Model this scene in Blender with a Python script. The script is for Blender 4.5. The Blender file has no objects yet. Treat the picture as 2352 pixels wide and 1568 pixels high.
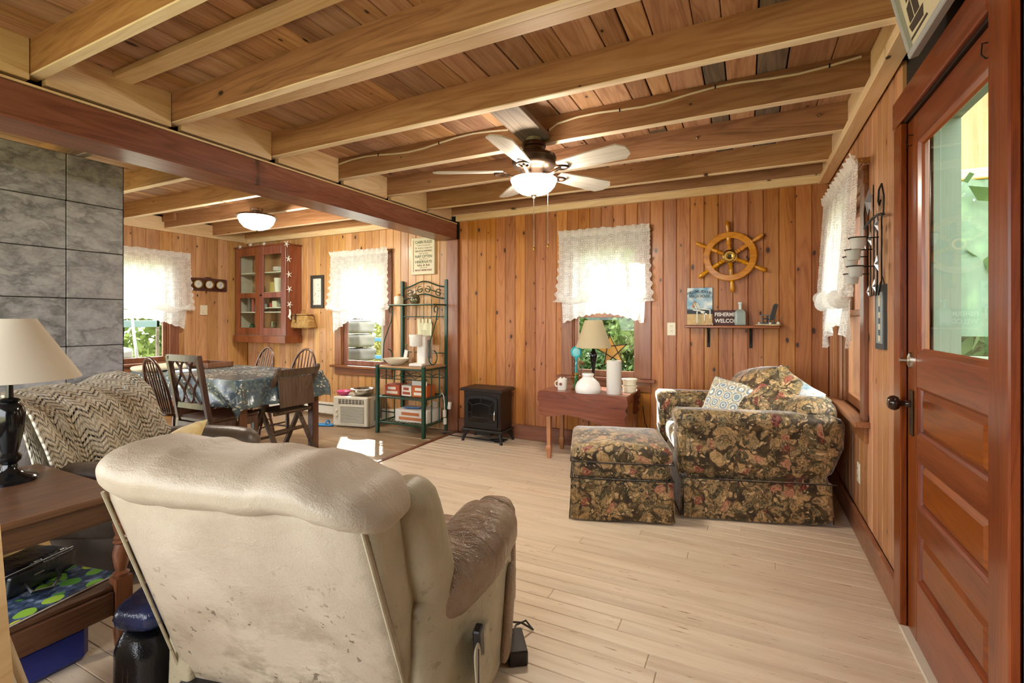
import bpy, bmesh, math, random
import numpy as np
from mathutils import Vector, Matrix, Quaternion, noise as mnoise
random.seed(7)
R = math.radians
sc = bpy.context.scene
COL = sc.collection

# ------------------------------------------------------------------ camera
cam_d = bpy.data.cameras.new('camera'); cam = bpy.data.objects.new('camera', cam_d); COL.objects.link(cam)
cam.location = (0, 0, 1.25); cam.rotation_euler = (R(90), 0, R(26.27))
cam_d.sensor_width = 36; cam_d.lens = 1096 / 2352 * 36
cam_d.shift_y = -(784 - 731) / 2352; cam_d.clip_start = .02; cam_d.clip_end = 200
sc.camera = cam
# ------------------------------------------------------------------ sky, sun, exposure
w = bpy.data.worlds.new('sky'); sc.world = w; w.use_nodes = True
bg = w.node_tree.nodes['Background']; bg.inputs[0].default_value = (.93, .97, 1, 1); bg.inputs[1].default_value = 5.0
sd = bpy.data.lights.new('sun', 'SUN'); sd.energy = 14; sd.angle = R(1.0); sd.color = (1, .95, .85)
sun = bpy.data.objects.new('sun', sd); COL.objects.link(sun)
sun.rotation_euler = Vector((1.02, -1.15, -1.15)).to_track_quat('-Z', 'Y').to_euler()
sc.view_settings.view_transform = 'Standard'; sc.view_settings.look = 'None'
sc.view_settings.exposure = 0.95; sc.view_settings.gamma = 1; sc.view_settings.use_curve_mapping = False
cy = sc.cycles
cy.max_bounces = 7; cy.diffuse_bounces = 4; cy.glossy_bounces = 3; cy.transmission_bounces = 4; cy.transparent_max_bounces = 10
cy.use_adaptive_sampling = True; cy.adaptive_threshold = .05
cy.caustics_reflective = False; cy.caustics_refractive = False; cy.sample_clamp_indirect = 6

# ------------------------------------------------------------------ helpers
def tag(o, label=None, cat=None, group=None, kind=None):
    if label: o['label'] = label
    if cat: o['category'] = cat
    if group: o['group'] = group
    if kind: o['kind'] = kind
    return o
def thing(name, label, cat, loc=(0, 0, 0), rz=0, group=None, kind=None):
    o = bpy.data.objects.new(name, None); COL.objects.link(o)
    o.empty_display_size = .05
    o.location = loc; o.rotation_euler = (0, 0, R(rz))
    return tag(o, label, cat, group, kind)
def link(name, me, parent=None, loc=(0, 0, 0), rot=(0, 0, 0)):
    o = bpy.data.objects.new(name, me); COL.objects.link(o)
    o.location = loc; o.rotation_euler = rot
    if parent: o.parent = parent
    return o
def copy_tree(o, parent=None):
    c = o.copy(); COL.objects.link(c); c.parent = parent
    for ch in list(o.children): copy_tree(ch, c)
    return c

class MB:
    def __init__(s): s.v = []; s.f = []
    def add(s, vs, fs):
        b = len(s.v); s.v += [tuple(p) for p in vs]; s.f += [tuple(i + b for i in f) for f in fs]; return s
    def box(s, x0, x1, y0, y1, z0, z1, m=None):
        vs = [Vector((x, y, z)) for x in (x0, x1) for y in (y0, y1) for z in (z0, z1)]
        if m: vs = [m @ v for v in vs]
        return s.add(vs, [(0, 1, 3, 2), (4, 6, 7, 5), (0, 4, 5, 1), (2, 3, 7, 6), (0, 2, 6, 4), (1, 5, 7, 3)])
    def bar(s, p0, p1, w, h, up=(0, 0, 1)):
        p0 = Vector(p0); p1 = Vector(p1); d = (p1 - p0); L = d.length; d.normalize()
        up = Vector(up); x = d.cross(up)
        if x.length < 1e-4: x = d.cross(Vector((0, 1, 0)))
        x.normalize(); u = x.cross(d)
        m = Matrix((x, d, u)).transposed().to_4x4(); m.translation = p0
        return s.box(-w / 2, w / 2, 0, L, -h / 2, h / 2, m)
    def cbox(s, x0, x1, y0, y1, z0, z1, c=.004, m=None):
        """box with chamfered edges"""
        vs = []; idx = {}
        xs, ys, zs = (x0, x1), (y0, y1), (z0, z1)
        bm = bmesh.new(); bmesh.ops.create_cube(bm, size=1)
        for v in bm.verts:
            v.co = Vector((xs[v.co.x > 0], ys[v.co.y > 0], zs[v.co.z > 0]))
        bmesh.ops.bevel(bm, geom=list(bm.edges), offset=c, segments=1, affect='EDGES')
        bm.verts.ensure_lookup_table()
        vs = [(m @ v.co) if m else v.co.copy() for v in bm.verts]
        fs = [[v.index for v in f.verts] for f in bm.faces]; bm.free()
        return s.add(vs, fs)
    def tube(s, pts, r, n=8, closed=False, cap=True):
        pts = [Vector(p) for p in pts]; k = len(pts)
        rs = r if isinstance(r, (list, tuple)) else [r] * k
        t = [(pts[(i + 1) % k if closed else min(i + 1, k - 1)] - pts[i - 1 if closed else max(i - 1, 0)]).normalized() for i in range(k)]
        a = t[0].orthogonal().normalized(); vs = []
        for i in range(k):
            if i:
                q = t[i - 1].rotation_difference(t[i]); a = (q @ a)
            a = (a - t[i] * a.dot(t[i])).normalized(); b = t[i].cross(a)
            for j in range(n):
                g = 2 * math.pi * j / n
                vs.append(pts[i] + (a * math.cos(g) + b * math.sin(g)) * rs[i])
        fs = []
        for i in range(k if closed else k - 1):
            i2 = (i + 1) % k
            for j in range(n):
                fs.append((i * n + j, i * n + (j + 1) % n, i2 * n + (j + 1) % n, i2 * n + j))
        if cap and not closed:
            fs.append(tuple(range(n))[::-1]); fs.append(tuple((k - 1) * n + j for j in range(n)))
        return s.add(vs, fs)
    def turned(s, p0, p1, prof, n=10):
        p0 = Vector(p0); p1 = Vector(p1)
        return s.tube([p0.lerp(p1, t) for t, r in prof], [r for t, r in prof], n)
    def lathe(s, prof, n=20, c=(0, 0, 0), m=None):
        vs = []; fs = []; k = len(prof)
        for (r, z) in prof:
            for j in range(n):
                g = 2 * math.pi * j / n
                p = Vector((c[0] + r * math.cos(g), c[1] + r * math.sin(g), c[2] + z))
                vs.append(m @ p if m else p)
        for i in range(k - 1):
            for j in range(n):
                fs.append((i * n + j, i * n + (j + 1) % n, (i + 1) * n + (j + 1) % n, (i + 1) * n + j))
        if prof[0][0] > 1e-5: fs.append(tuple(range(n))[::-1])
        if prof[-1][0] > 1e-5: fs.append(tuple((k - 1) * n + j for j in range(n)))
        return s.add(vs, fs)
    def prism(s, poly, d0, d1, axis='y', m=None):
        """poly of 2-D points extruded along axis"""
        k = len(poly); vs = []
        for d in (d0, d1):
            for (a, b) in poly:
                p = {'x': (d, a, b), 'y': (a, d, b), 'z': (a, b, d)}[axis]
                vs.append(m @ Vector(p) if m else p)
        fs = [tuple(range(k)), tuple(range(2 * k - 1, k - 1, -1))]
        fs += [(i, i + k, (i + 1) % k + k, (i + 1) % k) for i in range(k)]
        return s.add(vs, fs)
    def grid(s, fn, nu, nv, cu=False, cv=False):
        b = len(s.v)
        for i in range(nu):
            for j in range(nv):
                s.v.append(tuple(fn(i / (nu if cu else nu - 1), j / (nv if cv else nv - 1))))
        for i in range(nu if cu else nu - 1):
            for j in range(nv if cv else nv - 1):
                i2 = (i + 1) % nu; j2 = (j + 1) % nv
                s.f.append((b + i * nv + j, b + i2 * nv + j, b + i2 * nv + j2, b + i * nv + j2))
        return s
    def rbox(s, sx, sy, sz, r, n=10, warp=None, c=(0, 0, 0), pw=1.0):
        """rounded box, half sizes sx, sy, sz; warp maps each point"""
        sz3 = Vector((sx, sy, sz)); seen = {}; vs = []; fs = []
        rr = r if isinstance(r, (tuple, list)) else (r, r, r)
        def pt(a):
            key = tuple(round(x, 5) for x in a)
            if key in seen: return seen[key]
            p = Vector((a[0] * sx, a[1] * sy, a[2] * sz))
            inn = Vector([max(-(sz3[i] - rr[i]), min(sz3[i] - rr[i], p[i])) for i in range(3)])
            d = Vector([(p[i] - inn[i]) / max(rr[i], 1e-6) for i in range(3)])
            if d.length > 1e-6: d.normalize()
            q = inn + Vector([d[i] * rr[i] for i in range(3)])
            if warp: q = Vector(warp(q))
            q = q + Vector(c)
            seen[key] = len(vs); vs.append(q); return seen[key]
        for ax in range(3):
            for sg in (-1, 1):
                for i in range(n):
                    for j in range(n):
                        q = []
                        for (di, dj) in ((0, 0), (1, 0), (1, 1), (0, 1)):
                            a = [0, 0, 0]; a[ax] = sg
                            u = -1 + 2 * (i + di) / n; v = -1 + 2 * (j + dj) / n
                            u = math.copysign(abs(u) ** pw, u); v = math.copysign(abs(v) ** pw, v)
                            a[(ax + 1) % 3] = u; a[(ax + 2) % 3] = v
                            q.append(pt(a))
                        fs.append(q if sg > 0 else q[::-1])
        return s.add(vs, fs)
    def mesh(s, name, mat, smooth=False, ang=38):
        me = bpy.data.meshes.new(name); me.from_pydata(s.v, [], s.f); me.update()
        bm = bmesh.new(); bm.from_mesh(me); bmesh.ops.recalc_face_normals(bm, faces=bm.faces); bm.to_mesh(me); bm.free()
        if smooth:
            me.polygons.foreach_set('use_smooth', [True] * len(me.polygons)); me.set_sharp_from_angle(angle=R(ang))
        for mm in (mat if isinstance(mat, (list, tuple)) else [mat]): me.materials.append(mm)
        return me
    def build(s, name, mat, parent=None, loc=(0, 0, 0), rot=(0, 0, 0), smooth=False, ang=38):
        return link(name, s.mesh(name, mat, smooth, ang), parent, loc, rot)

def thicken(o, t):
    m = o.modifiers.new('thickness', 'SOLIDIFY'); m.thickness = t; m.offset = 0; return o
def subsurf(o, n=1):
    m = o.modifiers.new('smooth', 'SUBSURF'); m.levels = n; m.render_levels = n; return o
def arc(c, r, a0, a1, n, plane='xz'):
    out = []
    for i in range(n + 1):
        g = R(a0 + (a1 - a0) * i / n); a = r * math.cos(g); b = r * math.sin(g)
        out.append({'xz': (c[0] + a, c[1], c[2] + b), 'yz': (c[0], c[1] + a, c[2] + b), 'xy': (c[0] + a, c[1] + b, c[2])}[plane])
    return out
def text_mesh(txt, size, mat, extr=.0006, align='CENTER', bold=0, sx=1.0):
    cu = bpy.data.curves.new('lettering', 'FONT'); cu.body = txt; cu.size = size; cu.align_x = align; cu.align_y = 'CENTER'
    cu.extrude = extr; cu.offset = bold; cu.resolution_u = 3; cu.space_line = .95
    o = bpy.data.objects.new('lettering', cu); COL.objects.link(o)
    bpy.context.view_layer.update()
    me = bpy.data.meshes.new_from_object(o.evaluated_get(bpy.context.evaluated_depsgraph_get()))
    bpy.data.objects.remove(o); bpy.data.curves.remove(cu)
    if sx != 1.0:
        for v in me.vertices: v.co.x *= sx
    me.materials.clear(); me.materials.append(mat); return me
def nz(p, s=1.0): return mnoise.noise(Vector(p) * s)

# ------------------------------------------------------------------ materials
def srgb(h):
    if isinstance(h, str):
        h = [int(h[i:i + 2], 16) / 255 for i in (0, 2, 4)]
    return tuple(((c / 12.92) if c <= .04045 else ((c + .055) / 1.055) ** 2.4) for c in h) + (1,)
class NT:
    def __init__(s, name):
        s.m = bpy.data.materials.new(name); s.m.use_nodes = True; s.t = s.m.node_tree
        s.p = s.t.nodes['Principled BSDF']; s.out = s.t.nodes['Material Output']
    def n(s, typ, **kw):
        nd = s.t.nodes.new(typ)
        for k, v in kw.items(): setattr(nd, k, v)
        return nd
    def set(s, sock, v):
        if hasattr(v, 'is_output'): s.t.links.new(v, sock)
        else: sock.default_value = v
    def obj(s): return s.n('ShaderNodeTexCoord').outputs['Object']
    def rand(s): return s.n('ShaderNodeObjectInfo').outputs['Random']
    def vm(s, op, a, b=None):
        nd = s.n('ShaderNodeVectorMath', operation=op); s.set(nd.inputs[0], a)
        if b is not None: s.set(nd.inputs[3] if op == 'SCALE' else nd.inputs[1], b)
        return nd.outputs[0]
    def ma(s, op, a, b=0.0, c=0.0, clamp=False):
        nd = s.n('ShaderNodeMath', operation=op, use_clamp=clamp); s.set(nd.inputs[0], a); s.set(nd.inputs[1], b); s.set(nd.inputs[2], c)
        return nd.outputs[0]
    def noise(s, v, scale, det=3, rough=.5, dist=0.0, out='Fac'):
        nd = s.n('ShaderNodeTexNoise'); s.set(nd.inputs['Vector'], v); nd.inputs['Scale'].default_value = scale
        nd.inputs['Detail'].default_value = det; nd.inputs['Roughness'].default_value = rough; nd.inputs['Distortion'].default_value = dist
        return nd.outputs[out]
    def voro(s, v, scale, feat='F1', rnd=1.0, out='Distance'):
        nd = s.n('ShaderNodeTexVoronoi', feature=feat); s.set(nd.inputs['Vector'], v); nd.inputs['Scale'].default_value = scale
        nd.inputs['Randomness'].default_value = rnd; return nd.outputs[out]
    def ramp(s, f, stops, interp='LINEAR'):
        nd = s.n('ShaderNodeValToRGB'); cr = nd.color_ramp; cr.interpolation = interp
        while len(cr.elements) < len(stops): cr.elements.new(.5)
        for e, (p, c) in zip(cr.elements, stops):
            e.position = p; e.color = c if isinstance(c, (tuple, list)) else (srgb(c) if isinstance(c, str) else (c, c, c, 1))
        s.set(nd.inputs[0], f); return nd.outputs[0]
    def mix(s, f, a, b, mode='MIX'):
        nd = s.n('ShaderNodeMix', data_type='RGBA', blend_type=mode)
        s.set(nd.inputs[0], f); s.set(nd.inputs[6], srgb(a) if isinstance(a, str) else a); s.set(nd.inputs[7], srgb(b) if isinstance(b, str) else b)
        return nd.outputs[2]
    def hsv(s, c, h=.5, sa=1.0, v=1.0):
        nd = s.n('ShaderNodeHueSaturation'); s.set(nd.inputs[0], h); s.set(nd.inputs[1], sa); s.set(nd.inputs[2], v); s.set(nd.inputs[4], c); return nd.outputs[0]
    def bump(s, h, st=.2, d=.002):
        nd = s.n('ShaderNodeBump'); nd.inputs['Strength'].default_value = st; nd.inputs['Distance'].default_value = d
        s.set(nd.inputs['Height'], h); s.t.links.new(nd.outputs[0], s.p.inputs['Normal'])
    def fin(s, color, rough=.5, metal=0.0, spec=.5, **kw):
        s.set(s.p.inputs['Base Color'], srgb(color) if isinstance(color, str) else color)
        s.set(s.p.inputs['Roughness'], rough); s.set(s.p.inputs['Metallic'], metal); s.p.inputs['Specular IOR Level'].default_value = spec
        for k, v in kw.items(): s.set(s.p.inputs[k.replace('_', ' ')], v)
        return s.m
def plain(name, color, rough=.5, metal=0.0, spec=.5, var=.06, sc_=6.0, **kw):
    """one colour with a little mottling"""
    n = NT(name); f = n.noise(n.obj(), sc_, 4)
    v = n.ma('ADD', n.ma('MULTIPLY', n.ma('SUBTRACT', f, .5), var * 3), 1.0)
    return n.fin(n.hsv(srgb(color), .5, 1.0, v), rough, metal, spec, **kw)
def wood(name, dark, mid, light, axis='z', grain=1.0, knots=.0, rough=.45, var=.35, spec=.4, bump=.25, coat=0.0, knotcol='3a2216', huevar=.012, sat=.93):
    n = NT(name); o = n.obj(); r = n.rand()
    cmb = n.n('ShaderNodeCombineXYZ'); n.set(cmb.inputs[0], n.ma('MULTIPLY', r, 31.7)); n.set(cmb.inputs[1], n.ma('MULTIPLY', r, 17.3)); n.set(cmb.inputs[2], n.ma('MULTIPLY', r, 53.1))
    p = n.vm('ADD', o, cmb.outputs[0])
    al, ac = .9 * grain, 11 * grain
    s3 = tuple(al if axis == a else ac for a in 'xyz')
    q = n.vm('MULTIPLY', p, s3)
    big = n.noise(q, .55, 3, .5, .6)
    fine = n.noise(n.vm('MULTIPLY', q, (3.0, 3.0, 3.0)), 1.6, 4, .65)
    ring = n.ma('ABSOLUTE', n.ma('SINE', n.ma('MULTIPLY', big, 42.0)))
    f = n.ma('ADD', n.ma('MULTIPLY', big, .62), n.ma('ADD', n.ma('MULTIPLY', fine, .28), n.ma('MULTIPLY', ring, .12)))
    col = n.ramp(f, [(.3, dark), (.5, mid), (.72, light)])
    if knots:
        sx_ = n.n('ShaderNodeSeparateXYZ'); n.set(sx_.inputs[0], p); cb_ = n.n('ShaderNodeCombineXYZ')
        other = {'z': 0, 'y': 0, 'x': 2}[axis]; n.set(cb_.inputs[0], n.ma('MULTIPLY', sx_.outputs[other], 8.5)); n.set(cb_.inputs[1], n.ma('MULTIPLY', sx_.outputs['xyz'.index(axis)], 4.6))
        kd = n.vm('ADD', cb_.outputs[0], n.vm('SCALE', n.noise(p, 9, 2, out='Color'), .12))
        vk = n.n('ShaderNodeTexVoronoi', voronoi_dimensions='2D'); n.set(vk.inputs['Vector'], kd); vk.inputs['Scale'].default_value = 1.0
        dist = vk.outputs['Distance']; cc = n.n('ShaderNodeSeparateColor'); n.set(cc.inputs[0], vk.outputs['Color'])
        gate = n.ma('GREATER_THAN', cc.outputs[0], 1.0 - knots)
        rad = n.ma('ADD', n.ma('MULTIPLY', n.ma('MULTIPLY', cc.outputs[1], cc.outputs[1]), .13), .035)
        kn = n.ma('MULTIPLY', gate, n.ma('SUBTRACT', 1.0, n.ma('DIVIDE', dist, rad), clamp=True), clamp=True)
        halo = n.ma('MULTIPLY', gate, n.ma('SUBTRACT', 1.0, n.ma('DIVIDE', dist, n.ma('MULTIPLY', rad, 2.6)), clamp=True), clamp=True)
        col = n.mix(n.ma('MULTIPLY', halo, .45), col, dark)
        col = n.mix(n.ma('MULTIPLY', kn, 2.2, clamp=True), col, knotcol)
    r2 = n.ma('FRACT', n.ma('MULTIPLY', r, 7.77))
    col = n.hsv(col, n.ma('ADD', .5, n.ma('MULTIPLY', n.ma('SUBTRACT', r2, .5), huevar)), n.ma('ADD', sat - .07, n.ma('MULTIPLY', r2, .14)), n.ma('ADD', 1 - var / 2, n.ma('MULTIPLY', r, var)))
    n.bump(f, bump, .003)
    return n.fin(col, rough, 0, spec, Coat_Weight=coat, Coat_Roughness=.18)
# ------------------------------------------------------------------ shared materials
W_BACK = wood('pine_panel_warm', '824721', 'a96a36', 'c0844c', 'z', knots=.40, rough=.42, coat=.15, var=.26, sat=1.0)
W_DIN = wood('pine_panel_honey', '9c662f', 'c08a4e', 'd3a468', 'z', knots=.34, rough=.42, coat=.15, var=.26)
W_RIGHT = wood('pine_panel_side', '8f5a34', 'b67c4f', 'cf9b6c', 'z', knots=.22, rough=.45, coat=.15)
W_CEIL = wood('ceiling_plank_wood', '86583a', 'b08059', 'cda27c', 'y', knots=.12, rough=.6, var=.5)
W_JOIST = wood('joist_wood', '764a28', '9d6b40', 'b6885c', 'x', knots=.08, rough=.6, var=.25)
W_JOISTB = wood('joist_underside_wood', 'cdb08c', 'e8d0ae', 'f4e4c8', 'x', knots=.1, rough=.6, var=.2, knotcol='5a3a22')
W_NEW = wood('new_pine', 'cfa469', 'e4c391', 'f0d8b0', 'y', knots=.05, rough=.55, var=.12)
W_NEWX = wood('new_pine_across', 'cfa469', 'e4c391', 'f0d8b0', 'x', knots=.05, rough=.55, var=.12)
W_BEAM = wood('stained_beam', '5a2c1c', '7e4630', '98604a', 'y', knots=.06, rough=.38, var=.1, coat=.25)
W_TRIM = wood('stained_trim', '613218', '834c29', '9b6439', 'x', rough=.38, var=.15, coat=.25)
W_TRIMV = wood('stained_trim_upright', '5f3017', '814a28', '996238', 'z', rough=.38, var=.15, coat=.25)
W_DOOR = wood('varnished_door_wood', '4c1e0f', '743619', '8e4c28', 'z', rough=.3, var=.12, coat=.45, grain=1.3, sat=1.04)
W_DOORX = wood('varnished_door_rail_wood', '4c1e0f', '743619', '8e4c28', 'y', rough=.3, var=.12, coat=.45, grain=1.3, sat=1.04)
W_GREY = wood('weathered_plank', '4b3f34', '6f6052', '8d7c69', 'y', rough=.7, var=.1)
def floor_mat():
    n = NT('painted_floor_plank'); o = n.obj(); r = n.rand()
    cmb = n.n('ShaderNodeCombineXYZ'); n.set(cmb.inputs[0], n.ma('MULTIPLY', r, 43.0)); n.set(cmb.inputs[1], n.ma('MULTIPLY', r, 91.0))
    p = n.vm('ADD', o, cmb.outputs[0])
    q = n.vm('MULTIPLY', p, (1.2, 14.0, 1.0))
    g = n.noise(q, 1.2, 4, .6, .3)
    col = n.ramp(g, [(.25, 'c4ad92'), (.5, 'd7c4ab'), (.8, 'e3d4be')])
    wear = n.noise(n.vm('MULTIPLY', p, (3.0, 30.0, 1.0)), 2.2, 5, .7)
    gate = n.noise(p, 1.7, 2)
    wm = n.ma('MULTIPLY', n.ma('GREATER_THAN', wear, .635), n.ma('GREATER_THAN', gate, .45))
    col = n.mix(n.ma('MULTIPLY', wm, .7), col, '8a6a4c')
    col = n.hsv(col, .5, 1.0, n.ma('ADD', .93, n.ma('MULTIPLY', r, .12)))
    n.bump(g, .15, .002)
    return n.fin(col, n.ma('ADD', .28, n.ma('MULTIPLY', g, .25)), 0, .5)
M_FLOOR = floor_mat()
def vinyl_mat():
    n = NT('dining_floor_vinyl'); o = n.obj(); r = n.rand()
    p = n.vm('ADD', o, n.vm('SCALE', (3.0, 5.0, 0), n.ma('MULTIPLY', r, 9.0)))
    g = n.noise(n.vm('MULTIPLY', p, (1.5, 9.0, 1.0)), 1.3, 4, .6, .4)
    col = n.ramp(g, [(.25, '7c6449'), (.5, '9c8263'), (.8, 'b59e80')])
    return n.fin(n.hsv(col, .5, 1.0, n.ma('ADD', .85, n.ma('MULTIPLY', r, .3))), .28, 0, .5)
M_VINYL = vinyl_mat()
def stone_mat():
    n = NT('grey_soapstone'); o = n.obj(); r = n.rand()
    cmb = n.n('ShaderNodeCombineXYZ'); n.set(cmb.inputs[0], n.ma('MULTIPLY', r, 41.0)); n.set(cmb.inputs[1], n.ma('MULTIPLY', r, 77.0)); n.set(cmb.inputs[2], n.ma('MULTIPLY', r, 23.0))
    p = n.vm('ADD', o, cmb.outputs[0])
    wv = n.vm('ADD', p, n.vm('SCALE', n.noise(p, 3.5, 4, .6, out='Color'), .18))
    g = n.noise(n.vm('MULTIPLY', wv, (1, 1, 1.7)), 7.0, 8, .72)
    col = n.ramp(g, [(.3, '5b5b5e'), (.42, '888789'), (.55, 'a09fa1'), (.75, 'b6b4b4')])
    vein = n.noise(n.vm('MULTIPLY', wv, (1, .8, 2.0)), 2.4, 5, .6)
    vm_ = n.ma('SUBTRACT', 1.0, n.ma('MULTIPLY', n.ma('ABSOLUTE', n.ma('SUBTRACT', vein, .5)), 26.0), clamp=True)
    col = n.mix(n.ma('MULTIPLY', vm_, .5), col, '4a4947')
    fine = n.noise(p, 60, 3)
    col = n.hsv(col, .5, .8, n.ma('ADD', .85, n.ma('ADD', n.ma('MULTIPLY', fine, .25), n.ma('MULTIPLY', r, .1))))
    return n.fin(col, .4, 0, .45)
M_STONE = stone_mat()
M_DARK = plain('dark_gap', '1d140e', .9, var=.02)
M_IRON = plain('black_iron', '1c1a19', .45, .6, var=.05)
M_BRONZE = plain('oiled_bronze', '3b2a1e', .35, .8, var=.05)
M_CHROME = plain('brushed_nickel', 'b9b4aa', .25, 1.0, var=.03)
M_BRASS = plain('brass', 'b08a48', .28, 1.0, var=.05)
M_WHITE = plain('white_plastic', 'e6e2d8', .4, var=.02)
M_CREAM = plain('cream_plastic', 'e3dcc4', .45, var=.02)
M_OFFW = plain('off_white_paint', 'ddd6c6', .5, var=.03)
M_BLACK = plain('black_plastic', '161516', .4, var=.03)
M_GREEN = plain('green_enamel', '17402f', .32, .1, var=.05)
M_PAPER = plain('paper', 'd3d0c8', .7, var=.02)
def glass_mat(name, tint=(1, 1, 1, 1), rough=.0, gl=.9, ior=1.4):
    n = NT(name); t = n.t; t.nodes.remove(n.p)
    tr = n.n('ShaderNodeBsdfTransparent'); tr.inputs[0].default_value = tint
    g = n.n('ShaderNodeBsdfGlossy'); g.inputs['Roughness'].default_value = rough; g.inputs[0].default_value = (gl, gl, gl, 1)
    fr = n.n('ShaderNodeFresnel'); fr.inputs[0].default_value = ior
    front = n.ma('SUBTRACT', 1.0, n.n('ShaderNodeNewGeometry').outputs['Backfacing'])
    mx = n.n('ShaderNodeMixShader'); t.links.new(n.ma('MULTIPLY', fr.outputs[0], front), mx.inputs[0]); t.links.new(tr.outputs[0], mx.inputs[1]); t.links.new(g.outputs[0], mx.inputs[2])
    t.links.new(mx.outputs[0], n.out.inputs[0]); return n.m
M_PANE = glass_mat('window_glass', (.97, .99, .98, 1))
M_DOORGLASS = glass_mat('old_door_glass', (.86, .93, .88, 1), .01, ior=1.25)
M_BOTTLE = glass_mat('pale_aqua_glass', (.80, .90, .88, 1), .05)
M_CLEAR = glass_mat('clear_glass', (.93, .96, .95, 1), .02)
def emis(name, col, st):
    n = NT(name); n.p.inputs['Emission Color'].default_value = srgb(col); n.p.inputs['Emission Strength'].default_value = st
    return n.fin(col, .4)
def lace_mat(name, base=.42):
    n = NT(name); t = n.t; t.nodes.remove(n.p); o = n.obj()
    p2 = n.vm('MULTIPLY', o, (1, 0.001, 1))
    d = n.voro(p2, 24, 'F1', .35); fl = n.ma('ABSOLUTE', n.ma('SINE', n.ma('MULTIPLY', d, 17.0)))
    e = n.voro(p2, 24, 'DISTANCE_TO_EDGE', .35); ed = n.ma('LESS_THAN', e, .07)
    petal = n.ma('MULTIPLY', n.ma('GREATER_THAN', fl, .35), n.ma('LESS_THAN', d, .44))
    mesh_ = n.noise(p2, 260, 1)
    f = n.ma('ADD', n.ma('MULTIPLY', n.ma('MAXIMUM', petal, ed), .42), n.ma('ADD', base - .1, n.ma('MULTIPLY', mesh_, .2)), clamp=True)
    tr = n.n('ShaderNodeBsdfTransparent')
    df = n.n('ShaderNodeBsdfDiffuse'); df.inputs[0].default_value = srgb('f8f8f6')
    tl = n.n('ShaderNodeBsdfTranslucent'); tl.inputs[0].default_value = srgb('fafaf8')
    m1 = n.n('ShaderNodeMixShader'); m1.inputs[0].default_value = .45; t.links.new(df.outputs[0], m1.inputs[1]); t.links.new(tl.outputs[0], m1.inputs[2])
    m2 = n.n('ShaderNodeMixShader'); t.links.new(f, m2.inputs[0]); t.links.new(tr.outputs[0], m2.inputs[1]); t.links.new(m1.outputs[0], m2.inputs[2])
    t.links.new(m2.outputs[0], n.out.inputs[0]); return n.m
M_LACE = lace_mat('white_lace', .56); M_LACED = lace_mat('gathered_lace', .85)

# ------------------------------------------------------------------ the room
XR, XL, YB, XB = .579, -6.47, 4.491, -2.886
ZJ, ZC = 2.355, 2.52
def board_mesh(wd, h, mat, t=.018, c=.005):
    """tongue and groove board, local x across, front at y = 0, z up"""
    a = wd / 2 - .0008
    m = MB(); m.prism([(-a, t), (-a, c), (-a + c, 0), (a - c, 0), (a, c), (a, t)], 0, h, 'z'); return m.mesh('board', mat)
_bm = {}
def board(parent, wd, h, mat, loc, rz, name='board'):
    k = (round(wd, 3), round(h, 3), mat.name)
    if k not in _bm: _bm[k] = board_mesh(wd, h, mat)
    return link(name, _bm[k], parent, loc, (0, 0, R(rz)))
def panel_wall(parent, a0, a1, wd, z0, z1, openings, place, rz, matf):
    """boards from a0 to a1 along the wall; openings (b0, b1, y0, y1)"""
    n = max(1, round((a1 - a0) / wd)); wd = (a1 - a0) / n
    for i in range(n):
        s0, s1 = a0 + i * wd, a0 + (i + 1) * wd; m = matf((s0 + s1) / 2); mid = (s0 + s1) / 2
        hit = [o for o in openings if o[0] < s1 - .004 and o[1] > s0 + .004]
        if not hit:
            board(parent, wd, z1 - z0, m, place(mid, z0), rz); continue
        o = hit[0]
        if o[3] < z1 - .01: board(parent, wd, z1 - o[3], m, place(mid, o[3]), rz)
        if o[2] > z0 + .01: board(parent, wd, o[2] - z0, m, place(mid, z0), rz)
        if o[0] > s0 + .02: board(parent, o[0] - s0, o[3] - o[2], m, place((s0 + o[0]) / 2, o[2]), rz)
        if o[1] < s1 - .02: board(parent, s1 - o[1], o[3] - o[2], m, place((s1 + o[1]) / 2, o[2]), rz)
def backing(m, a0, a1, z0, z1, openings, put):
    """solid wall with holes; put(a0, a1, z0, z1) adds a box"""
    xs = a0
    for (b0, b1, y0, y1) in sorted(openings):
        put(xs, b0, z0, z1)
        if y0 > z0: put(b0, b1, z0, y0)
        if y1 < z1: put(b0, b1, y1, z1)
        xs = b1
    put(xs, a1, z0, z1)
OW1 = (-1.55, -.90, .69, 1.97); OW2 = (-4.63, -3.92, .66, 1.97); OW3 = (2.50, 3.44, .72, 1.97); OW4 = (3.22, 3.88, .70, 1.97)
ODR = (1.646, 2.432, 0, 2.04)
# back wall
m = MB(); backing(m, XL - .1, XR + .1, 0, 2.6, [OW1, OW2], lambda a, b, c, d: m.box(a, b, YB + .018, YB + .10, c, d))
wall_back = tag(m.build('wall_back', M_DARK), 'knotty pine back wall of upright boards with two windows', 'wall', kind='structure')
panel_wall(wall_back, -2.87, XR, .115, .15, 2.36, [OW1], lambda a, z: (a, YB, z), 0, lambda a: W_BACK)
panel_wall(wall_back, XL, -3.02, .112, .0, 2.36, [OW2], lambda a, z: (a, YB, z), 0, lambda a: W_DIN)
# right wall
m = MB(); backing(m, -1.2, YB + .1, 0, 2.6, [ODR, OW4], lambda a, b, c, d: m.box(XR + .018, XR + .10, a, b, c, d))
wall_right = tag(m.build('wall_right', M_DARK), 'pine board side wall holding the half glass door', 'wall', kind='structure')
panel_wall(wall_right, 2.52, YB, .104, .14, 2.33, [OW4], lambda a, z: (XR, a, z), 90 + 180, lambda a: W_RIGHT)
panel_wall(wall_right, .75, 1.535, .112, 0, 2.33, [], lambda a, z: (XR, a, z), 270, lambda a: W_RIGHT)
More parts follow.
